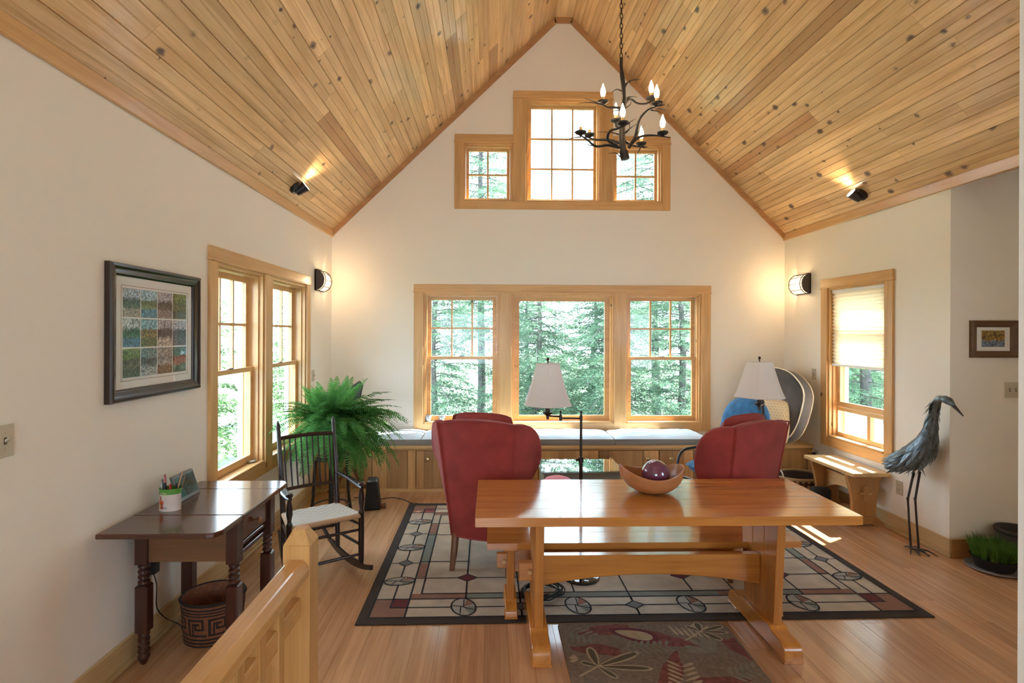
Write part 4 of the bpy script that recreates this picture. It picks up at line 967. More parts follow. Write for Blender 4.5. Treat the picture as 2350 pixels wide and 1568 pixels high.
for (mt, x, y, ax, ay, ln, r), lb in zip(pens, plab):
    o = MB().lathe([(r*.5, 0), (r, .012), (r, ln-.012), (r*.7, ln-.003), (r*.2, ln)], 8).build('pen', mt, smooth=True); tag(o, lb, 'pen', 'pens in the tin')
    o.location = (-1.635+x*.75, 2.725+y*.7, .747); o.rotation_euler = (R(-ay), R(ax), 0)
    MB().lathe([(r*1.15, ln*.55), (r*1.15, ln*.60)], 8).build('ring', 'pen_steel', o, smooth=True)
pfm = thing('digital_photo_frame', 'dark tablet-like photo frame propped on the desk by the wall', 'photo frame', (-1.66, 2.925, .742), 0)
f = MB().prism([(0, 0), (.018, 0), (-.028, .135), (-.046, .135)], 'y', -.098, .098).build('frame_body', 'grey_plastic', pfm, bevel=.004)
MB().add([(.0195-.046*.15, -.086, .020), (.0195-.046*.15, .086, .020), (.0195-.046*.90, .086, .122), (.0195-.046*.90, -.086, .122)], [(0, 1, 2, 3)]).build('screen', 'screen_dark', pfm)
MB().prism([(-.02, 0), (-.075, 0), (-.03, .07)], 'y', -.02, .02).build('stand', 'grey_plastic', pfm)
# basket under the desk
bk = thing('waste_basket', 'dark woven basket with a key pattern under the desk', 'basket', (-1.50, 2.89, 0)); bk.scale = (.9, .9, .93)
prof = [(.135, 0), (.142, .01), (.150, .12), (.158, .225), (.160, .245), (.154, .247), (.150, .22), (.135, .02)]
MB().lathe(prof, 40, sx=1.12).build('body', 'basket_brown', bk, smooth=True)
m = MB()
def rad(z): return .142+(z-.01)*.0745+.0015
def patch(a0, a1, z0, z1):
    n = max(2, int(abs(a1-a0)/R(6))); vs = []
    for z in (z0, z1):
        for i in range(n+1): a = a0+(a1-a0)*i/n; vs.append((rad(z)*1.12*math.cos(a), rad(z)*math.sin(a), z))
    m.add(vs, [(i, i+1, i+n+2, i+n+1) for i in range(n)])
for z0, z1 in ((.008, .016), (.026, .036), (.046, .056), (.182, .190), (.198, .206), (.214, .224), (.236, .244)): patch(0, 2*math.pi, z0, z1)
for k in range(9):
    a0 = 2*math.pi*k/9+.1; q = 2*math.pi/9
    for u0, u1, z0, z1 in ((0, .12, .07, .17), (.12, .80, .158, .17), (.70, .80, .105, .158), (.34, .70, .105, .117), (.34, .44, .117, .138), (.12, .92, .07, .081), (.22, .30, .081, .146), (.30, .60, .134, .146)): patch(a0+q*u0, a0+q*u1, z0, z1)
m.build('key_pattern', 'basket_black', bk)
MB().lathe([(.156, .238), (.166, .244), (.160, .254), (.152, .248)], 40, sx=1.12, cap=False).build('rim', 'basket_black', bk, smooth=True)
# power adapter and cord below the desk
ad = thing('power_adapter', 'black plug adapter with a thin cord on the wall below the desk', 'adapter', (-1.775, 2.80, .41))
MB().box(-.02, .03, -.025, .025, -.03, .035).build('plug_body', 'black_plastic', ad, bevel=.006)
MB().tube(smooth_path([(.01, 0, -.03), (.02, .01, -.10), (.015, .02, -.22), (.04, .06, -.30), (.09, .10, -.36), (.13, .10, -.45)], 5), .0025, 6).build('cord', 'black_rubber', ad, smooth=True)
MB().tube(smooth_path([(.01, .02, .03), (.03, .10, .12), (.06, .14, .24)], 5), .0025, 6).build('cord', 'black_rubber', ad, smooth=True)

# ------------------------------------------------------------------ stair railing
rl = thing('stair_railing', 'pale varnished wood stair railing with a square newel post', 'railing', (-.637, 1.79, 0))
s = .0445
b = MB().box(-s, s, -s, s, 0, .945); b.loft([[(-s, -s, .945), (s, -s, .945), (s, s, .945), (-s, s, .945)], [(-s*.42, -s*.42, .992), (s*.42, -s*.42, .992), (s*.42, s*.42, .992), (-s*.42, s*.42, .992)]])
b.build('newel_post', 'rail_wood', rl, bevel=.002)
hp = [(-.030, .832), (.030, .832), (.034, .842), (.044, .848), (.044, .874), (.024, .899), (-.024, .899), (-.044, .874), (-.044, .848), (-.034, .842)]
MB().prism(hp, 'y', -s-1.6, -s).build('handrail', 'rail_wood_y', rl, bevel=.003)
MB().box(-.017, .017, -1.6, -s, .710, .775).build('sub_rail', 'rail_wood_y', rl, bevel=.004)
MB().box(-.022, .022, -1.6, -s, .075, .105).build('bottom_rail', 'rail_wood_y', rl, bevel=.003)
for k in range(11): MB().box(-.021, .021, -.236-.128*k, -.194-.128*k, .105, .84).build('baluster', 'rail_wood', rl, bevel=.002)

# ------------------------------------------------------------------ trestle side bench under the right window
sb = thing('side_bench', 'small oak trestle bench below the shaded window', 'bench', (3.245, 4.70, 0))
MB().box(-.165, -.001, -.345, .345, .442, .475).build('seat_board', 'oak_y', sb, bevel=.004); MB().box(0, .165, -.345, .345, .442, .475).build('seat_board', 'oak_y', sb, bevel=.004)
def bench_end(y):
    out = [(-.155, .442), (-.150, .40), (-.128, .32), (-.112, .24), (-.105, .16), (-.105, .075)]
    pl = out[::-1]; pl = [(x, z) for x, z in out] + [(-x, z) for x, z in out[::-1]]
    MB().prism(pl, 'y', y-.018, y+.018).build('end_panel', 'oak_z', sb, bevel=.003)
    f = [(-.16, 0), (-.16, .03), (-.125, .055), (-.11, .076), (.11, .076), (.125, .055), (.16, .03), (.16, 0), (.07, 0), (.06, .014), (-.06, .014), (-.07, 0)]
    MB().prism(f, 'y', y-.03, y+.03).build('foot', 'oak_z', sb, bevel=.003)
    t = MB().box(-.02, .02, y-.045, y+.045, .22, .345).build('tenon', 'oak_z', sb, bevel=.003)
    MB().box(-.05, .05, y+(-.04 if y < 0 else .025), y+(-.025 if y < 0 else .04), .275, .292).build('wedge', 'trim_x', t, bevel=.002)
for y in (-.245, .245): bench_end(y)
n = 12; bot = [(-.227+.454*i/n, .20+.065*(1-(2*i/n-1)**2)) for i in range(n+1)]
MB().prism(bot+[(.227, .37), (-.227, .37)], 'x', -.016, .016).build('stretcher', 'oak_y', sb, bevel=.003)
# things under and beside the bench
sp_ = thing('floor_speaker', 'small black box speaker under the side bench', 'speaker', (3.13, 4.86, 0), R(-15))
MB().box(-.075, .075, -.05, .05, 0, .205).build('cabinet', 'black_rubber', sp_, bevel=.012, seg=2); MB().box(-.066, .066, -.056, -.05, .01, .19).build('grille', 'pot_black', sp_, bevel=.004)
sl_ = thing('slipper', 'brown slipper lying under the side bench', 'slipper', (3.30, 4.72, 0), R(80))
MB().loft([[(x*q, y*q*.42+.0, z) for x, y in [(.13*math.cos(2*math.pi*k/16), .13*math.sin(2*math.pi*k/16)) for k in range(16)]] for q, z in ((1, 0), (1.02, .012), (1.0, .02))]).build('sole', 'chair_leg_wood', sl_, smooth=True)
MB().loft([[(.03+.10*q*math.cos(2*math.pi*k/16), .052*q*math.sin(2*math.pi*k/16), .02+z) for k in range(16)] for q, z in ((1, 0), (.97, .03), (.75, .055), (.3, .066))]).build('upper', 'oak_z', sl_, smooth=True)
wb = thing('wicker_basket', 'oval dark-banded wicker basket with a loop handle in the corner', 'basket', (3.12, 5.20, 0), R(15))
m = MB(); nu, nv = 56, 13
def bp_(i, j, g): a = 2*math.pi*i/nu; t = j/nv; r = .165+.035*t+g; return (r*1.22*math.cos(a), r*math.sin(a), .01+.225*t)
for i in range(nu):
    for j in range(nv):
        up = (i+j) % 2; m.cur = 0 if (j in (1, 2, 5, 6, 7, 9, 10, 11) and (up or j in (6, 10))) else 1; g = .004 if up else 0
        m.add([bp_(i, j, g), bp_(i+1, j, g), bp_(i+1, j+1, g), bp_(i, j+1, g)], [(0, 1, 2, 3)])
m.cur = 0; m.lathe([(.16, .02), (.19, .225)], 40, sx=1.22, cap=False)
m.build('weave', ['wicker_dark', 'wicker_tan'], wb, kind='stuff')
MB().lathe([(.150, .004), (.16, .0), (.165, .02)], 40, sx=1.22).build('bottom', 'wicker_tan', wb)
MB().tube([(.20*1.22*math.cos(2*math.pi*k/40), .20*math.sin(2*math.pi*k/40), .238) for k in range(41)], .009, 8, cap=False).build('rim', 'wicker_tan', wb, smooth=True)
for a in (R(0), R(180)):
    MB().tube([(.235*math.cos(a), .05*math.cos(t), .225+.075*math.sin(t)) for t in [math.pi*i/10 for i in range(11)]], .007, 8).build('handle', 'piping_cream', wb, smooth=True)

# ------------------------------------------------------------------ metal heron
hn = thing('heron_sculpture', 'metal heron sculpture with layered feathers by the wall corner', 'sculpture', (3.21, 3.92, 0))
spine = smooth_path([(.005, .17, .62), (.045, .11, .665), (.08, .05, .715), (.105, 0, .78), (.108, -.045, .855), (.094, -.085, .945), (.083, -.118, 1.034), (.066, -.158, 1.12), (.055, -.20, 1.182), (.05, -.24, 1.192)], 4)
n = len(spine); key = [(0, .010), (.12, .050), (.25, .078), (.36, .082), (.45, .068), (.56, .044), (.67, .033), (.85, .026), (.95, .024), (1, .020)]
def rk(t):
    for (a, p), (c, q) in zip(key, key[1:]):
        if a <= t <= c: return p+(q-p)*(t-a)/(c-a)
    return key[-1][1]
MB().tube(spine, [rk(i/(n-1)) for i in range(n)], 14).build('body', 'heron_steel', hn, smooth=True, angle=80)
hd = MB().tube([(.05, -.228, 1.193), (.05, -.258, 1.191), (.05, -.29, 1.181), (.05, -.317, 1.164), (.05, -.333, 1.152)], [.020, .028, .028, .018, .010], 12).build('head', 'heron_steel', hn, smooth=True, angle=80)
MB().tube([(.05, -.322, 1.158), (.048, -.362, 1.130), (.045, -.408, 1.095)], [.013, .009, .004], 8).build('beak', 'heron_leg', hn, smooth=True)
# one feather: a folded leaf of sheet metal, pointing along +x
fm = MB(); fm.add([(0, 0, .002), (.028, .016, 0), (.06, .014, -.002), (.10, 0, -.004), (.06, -.014, -.002), (.028, -.016, 0), (.05, 0, .005)], [(0, 6, 1), (1, 6, 2), (2, 6, 3), (3, 6, 4), (4, 6, 5), (5, 6, 0)])
tmp = fm.build('feather', 'heron_steel', hn); fmesh = tmp.data; first = True
for ring_i in range(19):
    t = .40-.03*ring_i if ring_i < 12 else .44+.065*(ring_i-12)
    idx = t*(n-1); i0 = int(idx); p = spine[i0].lerp(spine[min(i0+1, n-1)], idx-i0); d = (spine[max(i0-1, 0)]-spine[min(i0+2, n-1)]).normalized()
    m_ = 11 if ring_i < 12 else 6; side = d.cross(Vector((0, 0, 1))).normalized(); upv = side.cross(d).normalized(); r_ = rk(t)
    for k in range(m_):
        a = 2*math.pi*(k+.5*(ring_i % 2))/m_+rnd.uniform(-.12, .12); nrm = side*math.cos(a)+upv*math.sin(a)
        fw_ = (d+nrm*rnd.uniform(.12, .28)).normalized(); yy = nrm.cross(fw_).normalized(); zz = fw_.cross(yy)
        M = Matrix((fw_, yy, zz)).transposed().to_4x4(); M.translation = p+nrm*(r_*.97)
        o = tmp if first else inst('feather', fmesh, hn); first = False
        sc_ = rnd.uniform(.9, 1.25)*(1.05 if ring_i < 12 else .9-.05*(ring_i-12)); o.matrix_local = M @ Matrix.Diagonal((sc_*1.12, sc_, sc_, 1))
for p, d in (((.03, .0, .66), (-.25, .2, -.9)), ((.09, .02, .66), (.2, .2, -.9)), ((.06, -.03, .68), (.2, -.2, -.9)), ((.05, -.16, 1.14), (-.4, .5, -.8)), ((.07, -.15, 1.12), (.4, .3, -.85)), ((.045, -.19, 1.185), (-.3, .6, -.7)), ((.02, .05, .66), (-.2, .3, -.9)), ((.075, .03, .65), (0, .1, -1))):
    fw_ = Vector(d).normalized(); yy = fw_.orthogonal().normalized(); M = Matrix((fw_, yy, fw_.cross(yy))).transposed().to_4x4(); M.translation = p
    o = inst('feather', fmesh, hn); o.matrix_local = M @ Matrix.Scale(1.1, 4)
for hip, (kx, ky, kz), (bx, by) in (((.038, .0, .60), (.024, .04, .385), (.018, .0)), ((.069, -.02, .61), (.066, .02, .39), (.071, -.01))):
    lg = MB().tube([hip, (kx+.002, ky-.002, kz+.012), (kx, ky, kz), (kx, ky-.002, kz-.012), ((kx+bx)/2, (ky+by)/2, kz*.5), (bx, by, .018)], [.0085, .0075, .010, .0075, .007, .008], 8).build('leg', 'heron_leg', hn, smooth=True)
    for an, ln in ((-95, .10), (-60, .12), (-130, .10), (85, .07)):
        MB().tube([(bx, by, .02), (bx+ln*.5*math.cos(R(an)), by+ln*.5*math.sin(R(an)), .022), (bx+ln*math.cos(R(an)), by+ln*math.sin(R(an)), .004)], [.007, .006, .003], 6).build('toe', 'heron_leg', lg, smooth=True)

# ------------------------------------------------------------------ pots at the tan wall
gp = thing('grass_planter', 'low black bowl of green grass on a grey saucer beside the tan wall', 'planter', (3.565, 3.60, 0))
MB().lathe([(.13, .003), (.155, .006), (.165, .016), (.163, .018), (.15, .010), (.0, .008)], 32).build('saucer', 'saucer_grey', gp, smooth=True)
MB().lathe([(.105, .012), (.122, .06), (.132, .085), (.136, .088), (.126, .084), (.0, .078)], 32).build('bowl', 'pot_black', gp, smooth=True)
b = MB(); rr = random.Random(3)
for k in range(1500):
    a = rr.uniform(0, 6.28); r = .122*math.sqrt(rr.random()); x, y = r*math.cos(a), r*math.sin(a); h = rr.uniform(.09, .145); lx, ly = x*.28+rr.uniform(-.025, .025), y*.28+rr.uniform(-.025, .025); w_ = .0016; ca, sa = math.cos(a*7), math.sin(a*7)
    b.add([(x-w_*ca, y-w_*sa, .08), (x+w_*ca, y+w_*sa, .08), (x+lx*.4+w_*ca, y+ly*.4+w_*sa, .08+h*.6), (x+lx*.4-w_*ca, y+ly*.4-w_*sa, .08+h*.6), (x+lx, y+ly, .08+h)], [(0, 1, 2, 3), (3, 2, 4)])
b.build('grass', 'grass_green', gp, kind='stuff')
pt = thing('clay_pot', 'dark grey empty pot behind the grass bowl', 'pot', (3.80, 3.665, 0))
MB().lathe([(.10, 0), (.115, .02), (.122, .14), (.118, .20), (.113, .225), (.128, .235), (.132, .25), (.122, .262), (.108, .255), (.10, .20), (.095, .03)], 32).build('pot_body', 'pot_dark', pt, smooth=True)
MB().lathe([(.0, .18), (.098, .18)], 24, cap=False).build('soil', 'soil', pt)
# ------------------------------------------------------------------ framed pictures
pic = thing('framed_poster', 'dark framed print of twelve landscape photographs on the desk wall', 'picture', (XL, 2.87, 1.648))
HW, HH = .382, .337        # half width along y, half height
def frame_rings(hw, hh): return [(-hw, -hh), (hw, -hh), (hw, hh), (-hw, hh)]
prof = [(0, 0), (0, .026), (.006, .034), (.018, .036), (.026, .030), (.034, .026), (.048, .022), (.054, .018), (.060, .012), (.060, .004)]   # inset, height off the wall
b = MB()
for k in range(4):
    rings = []
    for ins, h in prof:
        c = frame_rings(HW-ins, HH-ins); p, q = c[k], c[(k+1) % 4]; rings.append([(h, p[0], p[1]), (h, q[0], q[1])])
    m = MB().loft(rings, False); m.build('frame_rail', 'frame_dark', pic, smooth=True, angle=25)
MB().box(.002, .006, -HW+.05, HW-.05, -HH+.05, HH-.05).build('mat_board', 'paper_white', pic)
specs = [((.45, .60, .70), (.10, .16, .13), (.42, .38, .30)), ((.40, .62, .72), (.22, .28, .12), (.12, .30, .42)), ((.50, .48, .55), (.16, .11, .08), (.34, .26, .24)), ((.25, .28, .08), (.30, .26, .08), (.10, .10, .06)),
         ((.50, .60, .62), (.06, .18, .10), (.10, .24, .40)), ((.30, .58, .68), (.34, .28, .10), (.16, .20, .08)), ((.48, .44, .50), (.14, .10, .10), (.60, .52, .46)), ((.52, .56, .66), (.10, .11, .16), (.14, .15, .20)),
         ((.18, .28, .08), (.20, .20, .14), (.10, .12, .08)), ((.20, .34, .36), (.14, .20, .20), (.45, .52, .54)), ((.40, .36, .34), (.50, .46, .44), (.26, .15, .08)), ((.10, .24, .22), (.46, .16, .09), (.14, .18, .10))]
for i in range(12):
    r, c = divmod(i, 4); cw, chh = .128, .143; y0 = -.267+c*(cw+.007); z1 = .222-r*(chh+.008)
    mt = landscape('photo_print_%d' % i, *specs[i], seed=i+1, sc=14)
    o = MB().box(.0062, .0068, y0, y0+cw, z1-chh, z1).build('photo_print', mt.name, pic)
ln = MB(); 
for y0, y1, z0, z1 in ((-.278, -.276, -.24, .235), (.283, .285, -.24, .235), (-.278, .285, .233, .235), (-.278, .285, -.24, -.238)): ln.box(.0062, .0066, y0, y1, z0, z1)
ln.build('print_border', 'slot_dark', pic)
MB().box(.009, .0105, -HW+.055, HW-.055, -HH+.055, HH-.055).build('glazing', 'picture_glass', pic)
p2 = thing('framed_photo', 'small brown wooden frame with an autumn marsh photograph on the tan wall', 'picture', (3.752, YH, 1.622))
hw, hh = .178, .138; prof2 = [(0, 0), (0, .022), (.012, .026), (.040, .018), (.050, .010), (.050, .002)]
for k in range(4):
    rings = []
    for ins, h in prof2:
        c = frame_rings(hw-ins, hh-ins); p, q = c[k], c[(k+1) % 4]; rings.append([(p[0], -h, p[1]), (q[0], -h, q[1])])
    MB().loft(rings, False).build('frame_rail', 'frame_brown', p2, smooth=True, angle=25)
MB().box(-hw+.04, hw-.04, -.006, -.002, -hh+.04, hh-.04).build('mat_board', 'paper_white', p2)
landscape('marsh_print', (.34, .22, .05), (.40, .22, .04), (.17, .22, .30), 21, 10, (.42, .72))
MB().box(-.088, .088, -.0068, -.0062, -.058, .064).build('photo_print', 'marsh_print', p2)
# ------------------------------------------------------------------ switch plates and outlets
def plate(name, label, loc, face, w, h, toggles, outlet=False, cat='switch'):
    r = thing(name, label, cat, loc, {'+x': 0, '-x': math.pi, '-y': -math.pi/2}[face])
    MB().box(0, .006, -w/2, w/2, -h/2, h/2).build('plate', 'plate_beige', r, bevel=.002)
    for y in toggles:
        if outlet:
            for z in (-.02, .02):
                rc_ = MB().box(.006, .008, -.015, .015, z-.013, z+.013).build('receptacle', 'plate_beige', r, bevel=.001)
                for q in (-.006, .006): MB().box(.008, .0084, q-.001, q+.001, z-.004, z+.005).build('slot', 'slot_dark', rc_)
            MB().lathe([(.003, 0), (.002, .002)], 8).xf(Matrix.Translation((.006, 0, 0)) @ Matrix.Rotation(R(90), 4, 'Y')).build('screw', 'brass', r)
        else:
            MB().box(.006, .007, y-.006, y+.006, -.013, .013).build('toggle_slot', 'slot_dark', r)
            MB().prism([(.006, -.006), (.022, .006), (.022, .012), (.006, .006)], 'y', y-.004, y+.004).build('toggle', 'plate_beige', r, bevel=.001)
            for z in (-.03, .03): MB().lathe([(.003, 0), (.002, .002)], 8).xf(Matrix.Translation((.006, y, z)) @ Matrix.Rotation(R(90), 4, 'Y')).build('screw', 'brass', r)
plate('light_switch', 'beige switch plate on the desk wall at the picture edge', (XL, 1.985, 1.245), '+x', .075, .12, [0])
plate('light_switch', 'beige dimmer plate between the paired windows and the fern corner', (XL, 5.38, 1.215), '+x', .07, .115, [0])
plate('light_switch', 'beige switch plate left of the single shaded window', (XR, 5.44, 1.235), '-x', .07, .115, [0])
plate('light_switch', 'double beige switch plate below the small framed picture', (3.905, YH, 1.243), '-y', .118, .115, [-.023, .023])
plate('outlet', 'beige wall outlet beside the heron legs', (XR, 4.285, .372), '-x', .07, .115, [0], True, 'outlet')
plate('outlet', 'beige wall outlet above the wicker basket with a black plug', (XR, 5.40, .385), '-x', .07, .115, [0], True, 'outlet')
plate('outlet', 'beige outlet holding the adapter under the desk', (XL, 2.80, .37), '+x', .07, .115, [0], True, 'outlet')
pc = thing('lamp_plug', 'black plug with a cord hanging beside the window seat end', 'plug', (XR-.01, 5.40, .405))
MB().box(-.03, 0, -.012, .012, -.012, .012).build('plug_body', 'black_plastic', pc, bevel=.004)
MB().tube(smooth_path([(-.03, 0, 0), (-.08, .0, -.01), (-.10, -.02, -.10), (-.12, -.05, -.25), (-.20, -.10, -.38), (-.30, -.12, -.399)], 5), .003, 6).build('cord', 'black_rubber', pc, smooth=True)
# ------------------------------------------------------------------ fern on its stand
fn = thing('potted_fern', 'big bushy green fern on a black plant stand behind the rocking chair', 'fern', (-1.39, 4.64, 0))
MB().lathe([(.10, .56), (.14, .58), (.175, .74), (.185, .80), (.18, .81), (.165, .79), (.0, .78)], 28).build('pot', 'basket_brown', fn, smooth=True)
MB().lathe([(.0, .785), (.16, .785), (.16, .79), (.0, .80)], 24).build('soil', 'soil', fn)
MB().tube([(.13*math.cos(2*math.pi*k/24), .13*math.sin(2*math.pi*k/24), .555) for k in range(25)], .010, 8, cap=False).build('stand_ring', 'black_iron', fn, smooth=True)
MB().tube([(.15*math.cos(2*math.pi*k/24), .15*math.sin(2*math.pi*k/24), .14) for k in range(25)], .007, 8, cap=False).build('stand_ring', 'black_iron', fn, smooth=True)
MB().box(-.12, .12, -.12, .12, .545, .56).build('stand_plate', 'black_iron', fn)
for k in range(4):
    a = R(20+90*k); MB().tube([(.13*math.cos(a), .13*math.sin(a), .56), (.15*math.cos(a), .15*math.sin(a), .2), (.175*math.cos(a), .175*math.sin(a), .005)], [.014, .013, .016], 8).build('stand_leg', 'black_iron', fn, smooth=True)
def frond_mesh(a0, a1, ln, npair, mat):
    b = MB(); p = Vector((0, 0, 0)); N_ = 16; pts = [p.copy()]; tang = []
    for i in range(N_):
        t = i/N_; a = a0+(a1-a0)*t**.8; d = Vector((math.cos(a), 0, math.sin(a))); tang.append(d); p = p+d*ln/N_; pts.append(p.copy())
    b.tube(pts, [.0028*(1-.8*i/N_) for i in range(N_+1)], 4)
    for k in range(npair):
        t = .10+.89*k/(npair-1); f = t*N_; i = min(int(f), N_-1); c = pts[i].lerp(pts[i+1], f-i); d = tang[i]; up = Vector((-d.z, 0, d.x))
        L_ = .074*math.sin(math.pi*min(1, (t*.86+.14))**.85)**.8+.006
        for s in (-1, 1):
            dv = (Vector((0, s, 0))+d*.30-up*rnd.uniform(.0, .45)).normalized(); w_ = .0068; e = d*w_
            b.add([c-e*.7, c+dv*L_*.55-e*.75, c+dv*L_, c+dv*L_*.55+e*.75, c+e*.7], [(0, 1, 2, 3, 4)])
    o = b.build('frond', mat, None); me = o.data; bpy.data.objects.remove(o); return me
FR = [frond_mesh(R(a0), R(a1), ln, 34, 'fern_green') for a0, a1, ln in ((82, 40, .56), (70, -10, .60), (58, -45, .68), (45, -65, .72), (30, -80, .70), (5, -88, .60), (52, -20, .62))]
FY_ = [frond_mesh(R(10), R(-88), .5, 30, 'fern_yellow')]
rf = random.Random(11)
for k in range(280):
    a = k*2.39996+rf.uniform(-.2, .2); tier = rf.random()
    m = FR[0] if tier < .15 else FR[6] if tier < .29 else FR[1] if tier < .46 else FR[2] if tier < .60 else FR[3] if tier < .74 else FR[4] if tier < .88 else FR[5]
    sc_ = rf.uniform(.80, 1.08)
    ax, ay = math.cos(a), math.sin(a)
    if ax < -.3: sc_ *= .80
    if m in FR[:1]: sc_ *= .95
    inst('frond', m, fn, (.07*ax*rf.random(), .07*ay*rf.random(), .80+rf.uniform(-.02, .04)), (rf.uniform(-.25, .25), 0, a), (sc_, sc_, sc_))
for a in (-70, -40, 5, -100, -20): inst('frond', FY_[0], fn, (.12*math.cos(R(a)), .12*math.sin(R(a)), .76), (0, 0, R(a)), (.55, .55, .62))
# things on the floor around the fern
bx = thing('black_speaker', 'black wedge-shaped floor speaker behind the plant stand', 'speaker', (-1.10, 4.98, 0), R(8))
MB().prism([(-.075, 0), (.075, 0), (.045, .27), (-.05, .27)], 'y', -.09, .09).build('cabinet', 'black_rubber', bx, bevel=.012, seg=2); MB().tube([(.075, -.05, .03), (.125, -.05, .03)], [.02, .028], 12).build('knob', 'chair_leg_wood', bx, smooth=True)
ea = thing('folding_stand', 'dark wooden folding stand leaning in the corner behind the fern', 'stand', (-1.42, 5.34, 0), R(-20))
MB().prism([(-.17, .88), (.13, 1.0), (.16, 1.13), (.12, 1.17), (-.20, .97)], 'y', -.01, .01).build('desk_panel', 'dark_board', ea, bevel=.003)
MB().tube([(-.02, 0, .98), (0, 0, .30)], .013, 10).build('post', 'chair_leg_wood', ea, smooth=True)
for k in range(3):
    a = R(-60+120*k); MB().tube(smooth_path([(0, 0, .34), (.05*math.cos(a), .05*math.sin(a), .26), (.14*math.cos(a), .14*math.sin(a), .10), (.25*math.cos(a), .25*math.sin(a), .012)], 4), .017, 8, flat=.6).build('leg', 'chair_leg_wood', ea, smooth=True)
tag(MB().tube(smooth_path([(-1.35, 5.28, .004), (-1.15, 5.20, .004), (-.98, 5.26, .004), (-.85, 5.20, .004), (-.74, 5.08, .004), (-.70, 5.085, .004)], 6), .004, 6).build('floor_cable', 'black_rubber', smooth=True), 'black cable running across the floor to the rug corner', 'cable')
b = MB(); rr = random.Random(9); P = []
for k in range(60):
    a = k*.72; r = .06+.07*abs(math.sin(k*.37)); P.append((r*math.cos(a)*1.15+.01*math.sin(k), r*math.sin(a)*.9, .006+.03*abs(math.sin(k*.61))))
cb = thing('cord_tangle', 'tangled black power cords on the rug beside the bench foot', 'cords', (.36, 3.27, .012))
MB().tube(smooth_path(P, 3), .0042, 6).build('cord', 'black_rubber', cb, smooth=True)
MB().box(-.10, -.05, -.02, .04, 0, .05).build('plug', 'black_plastic', cb, bevel=.006)
ld = thing('jar_lid', 'clear glass dish lying on the sill of the paired windows', 'dish', (XL-.055, 4.12, ZS+.0215))
MB().lathe([(.030, 0), (.038, .004), (.040, .014), (.036, .012), (.028, .005), (.0, .005)], 24).build('dish_body', 'pen_steel', ld, smooth=True)
MB().lathe([(.0, .006), (.027, .006), (.027, .010), (.0, .010)], 20).build('dish_center', 'paper_white', ld, smooth=True)
# ------------------------------------------------------------------ twig chandelier
CX0, CY0 = .83, 3.25
ch = thing('chandelier', 'black iron twig chandelier with lit candle bulbs on a chain', 'chandelier', (CX0, CY0, 2.75))
def cpt(px, py, dy=0.0):     # photograph measure -> local metres, dy = depth offset
    y = CY0+dy; return Vector(((px-1124)/1200*y-.012-CX0, dy, 1.65+(766-py)/1200*y-2.75))
trunk = [cpt(1430, 128), cpt(1430, 150), cpt(1434, 185), cpt(1437, 225), cpt(1433, 260), cpt(1432, 300), cpt(1434, 335), cpt(1438, 352), cpt(1440, 362)]
MB().tube(smooth_path(trunk, 4), [.010]*6+[.014]*6+[.016]*6+[.020]*8+[.027]*5+[.028]*2, 10).build('trunk', 'black_iron', ch, smooth=True, angle=60)
cand = [(1388, 233, .04), (1500, 222, .13), (1513, 235, -.12), (1418, 275, .17), (1434, 281, -.17), (1337, 304, -.13), (1357, 309, .12), (1477, 328, .19), (1527, 303, -.03)]
roots = [[(1432, 248, 0), (1420, 243, .0), (1400, 243, .02)], [(1437, 235, 0), (1450, 222, .05), (1468, 232, .1), (1487, 233, .12)], [(1448, 335, -.02), (1463, 310, -.06), (1472, 272, -.1), (1492, 248, -.12)], [(1432, 300, .02), (1425, 290, .1), (1419, 287, .15)], [(1420, 330, -.04), (1400, 318, -.1), (1404, 298, -.15), (1422, 292, -.17)],
         [(1425, 335, 0), (1400, 330, -.05), (1372, 333, -.1), (1352, 318, -.13)], [(1428, 325, .02), (1400, 318, .08), (1372, 318, .11)], [(1440, 322, .03), (1458, 330, .12)], [(1448, 336, 0), (1462, 318, -.01), (1480, 308, -.02), (1505, 306, -.03)]]
for (px, py, dy), rt_ in zip(cand, roots):
    end = cpt(px, py+5, dy); tip = end+(end-cpt(*rt_[-1])).normalized()*.05+Vector((0, 0, -.004))
    pts = [cpt(*q) for q in rt_]+[end, tip]; pp = smooth_path(pts, 4)
    arm = MB().tube(pp, [.0105-.008*i/(len(pp)-1) for i in range(len(pp))], 8).build('branch_arm', 'black_iron', ch, smooth=True, angle=60)
    base = cpt(px, py, dy)
    MB().lathe([(.006, -.015), (.012, -.008), (.031, .001), (.035, .010), (.031, .011), (.010, .007)], 18, base).build('drip_dish', 'black_iron', arm, smooth=True)
    MB().lathe([(.0105, .006), (.0105, .038), (.008, .039)], 12, base).build('candle_sleeve', 'candle_sleeve', arm, smooth=True)
    MB().lathe([(.007, .038), (.013, .050), (.0165, .066), (.014, .085), (.007, .104), (.002, .122)], 14, base).build('bulb', 'bulb_glow', arm, smooth=True)
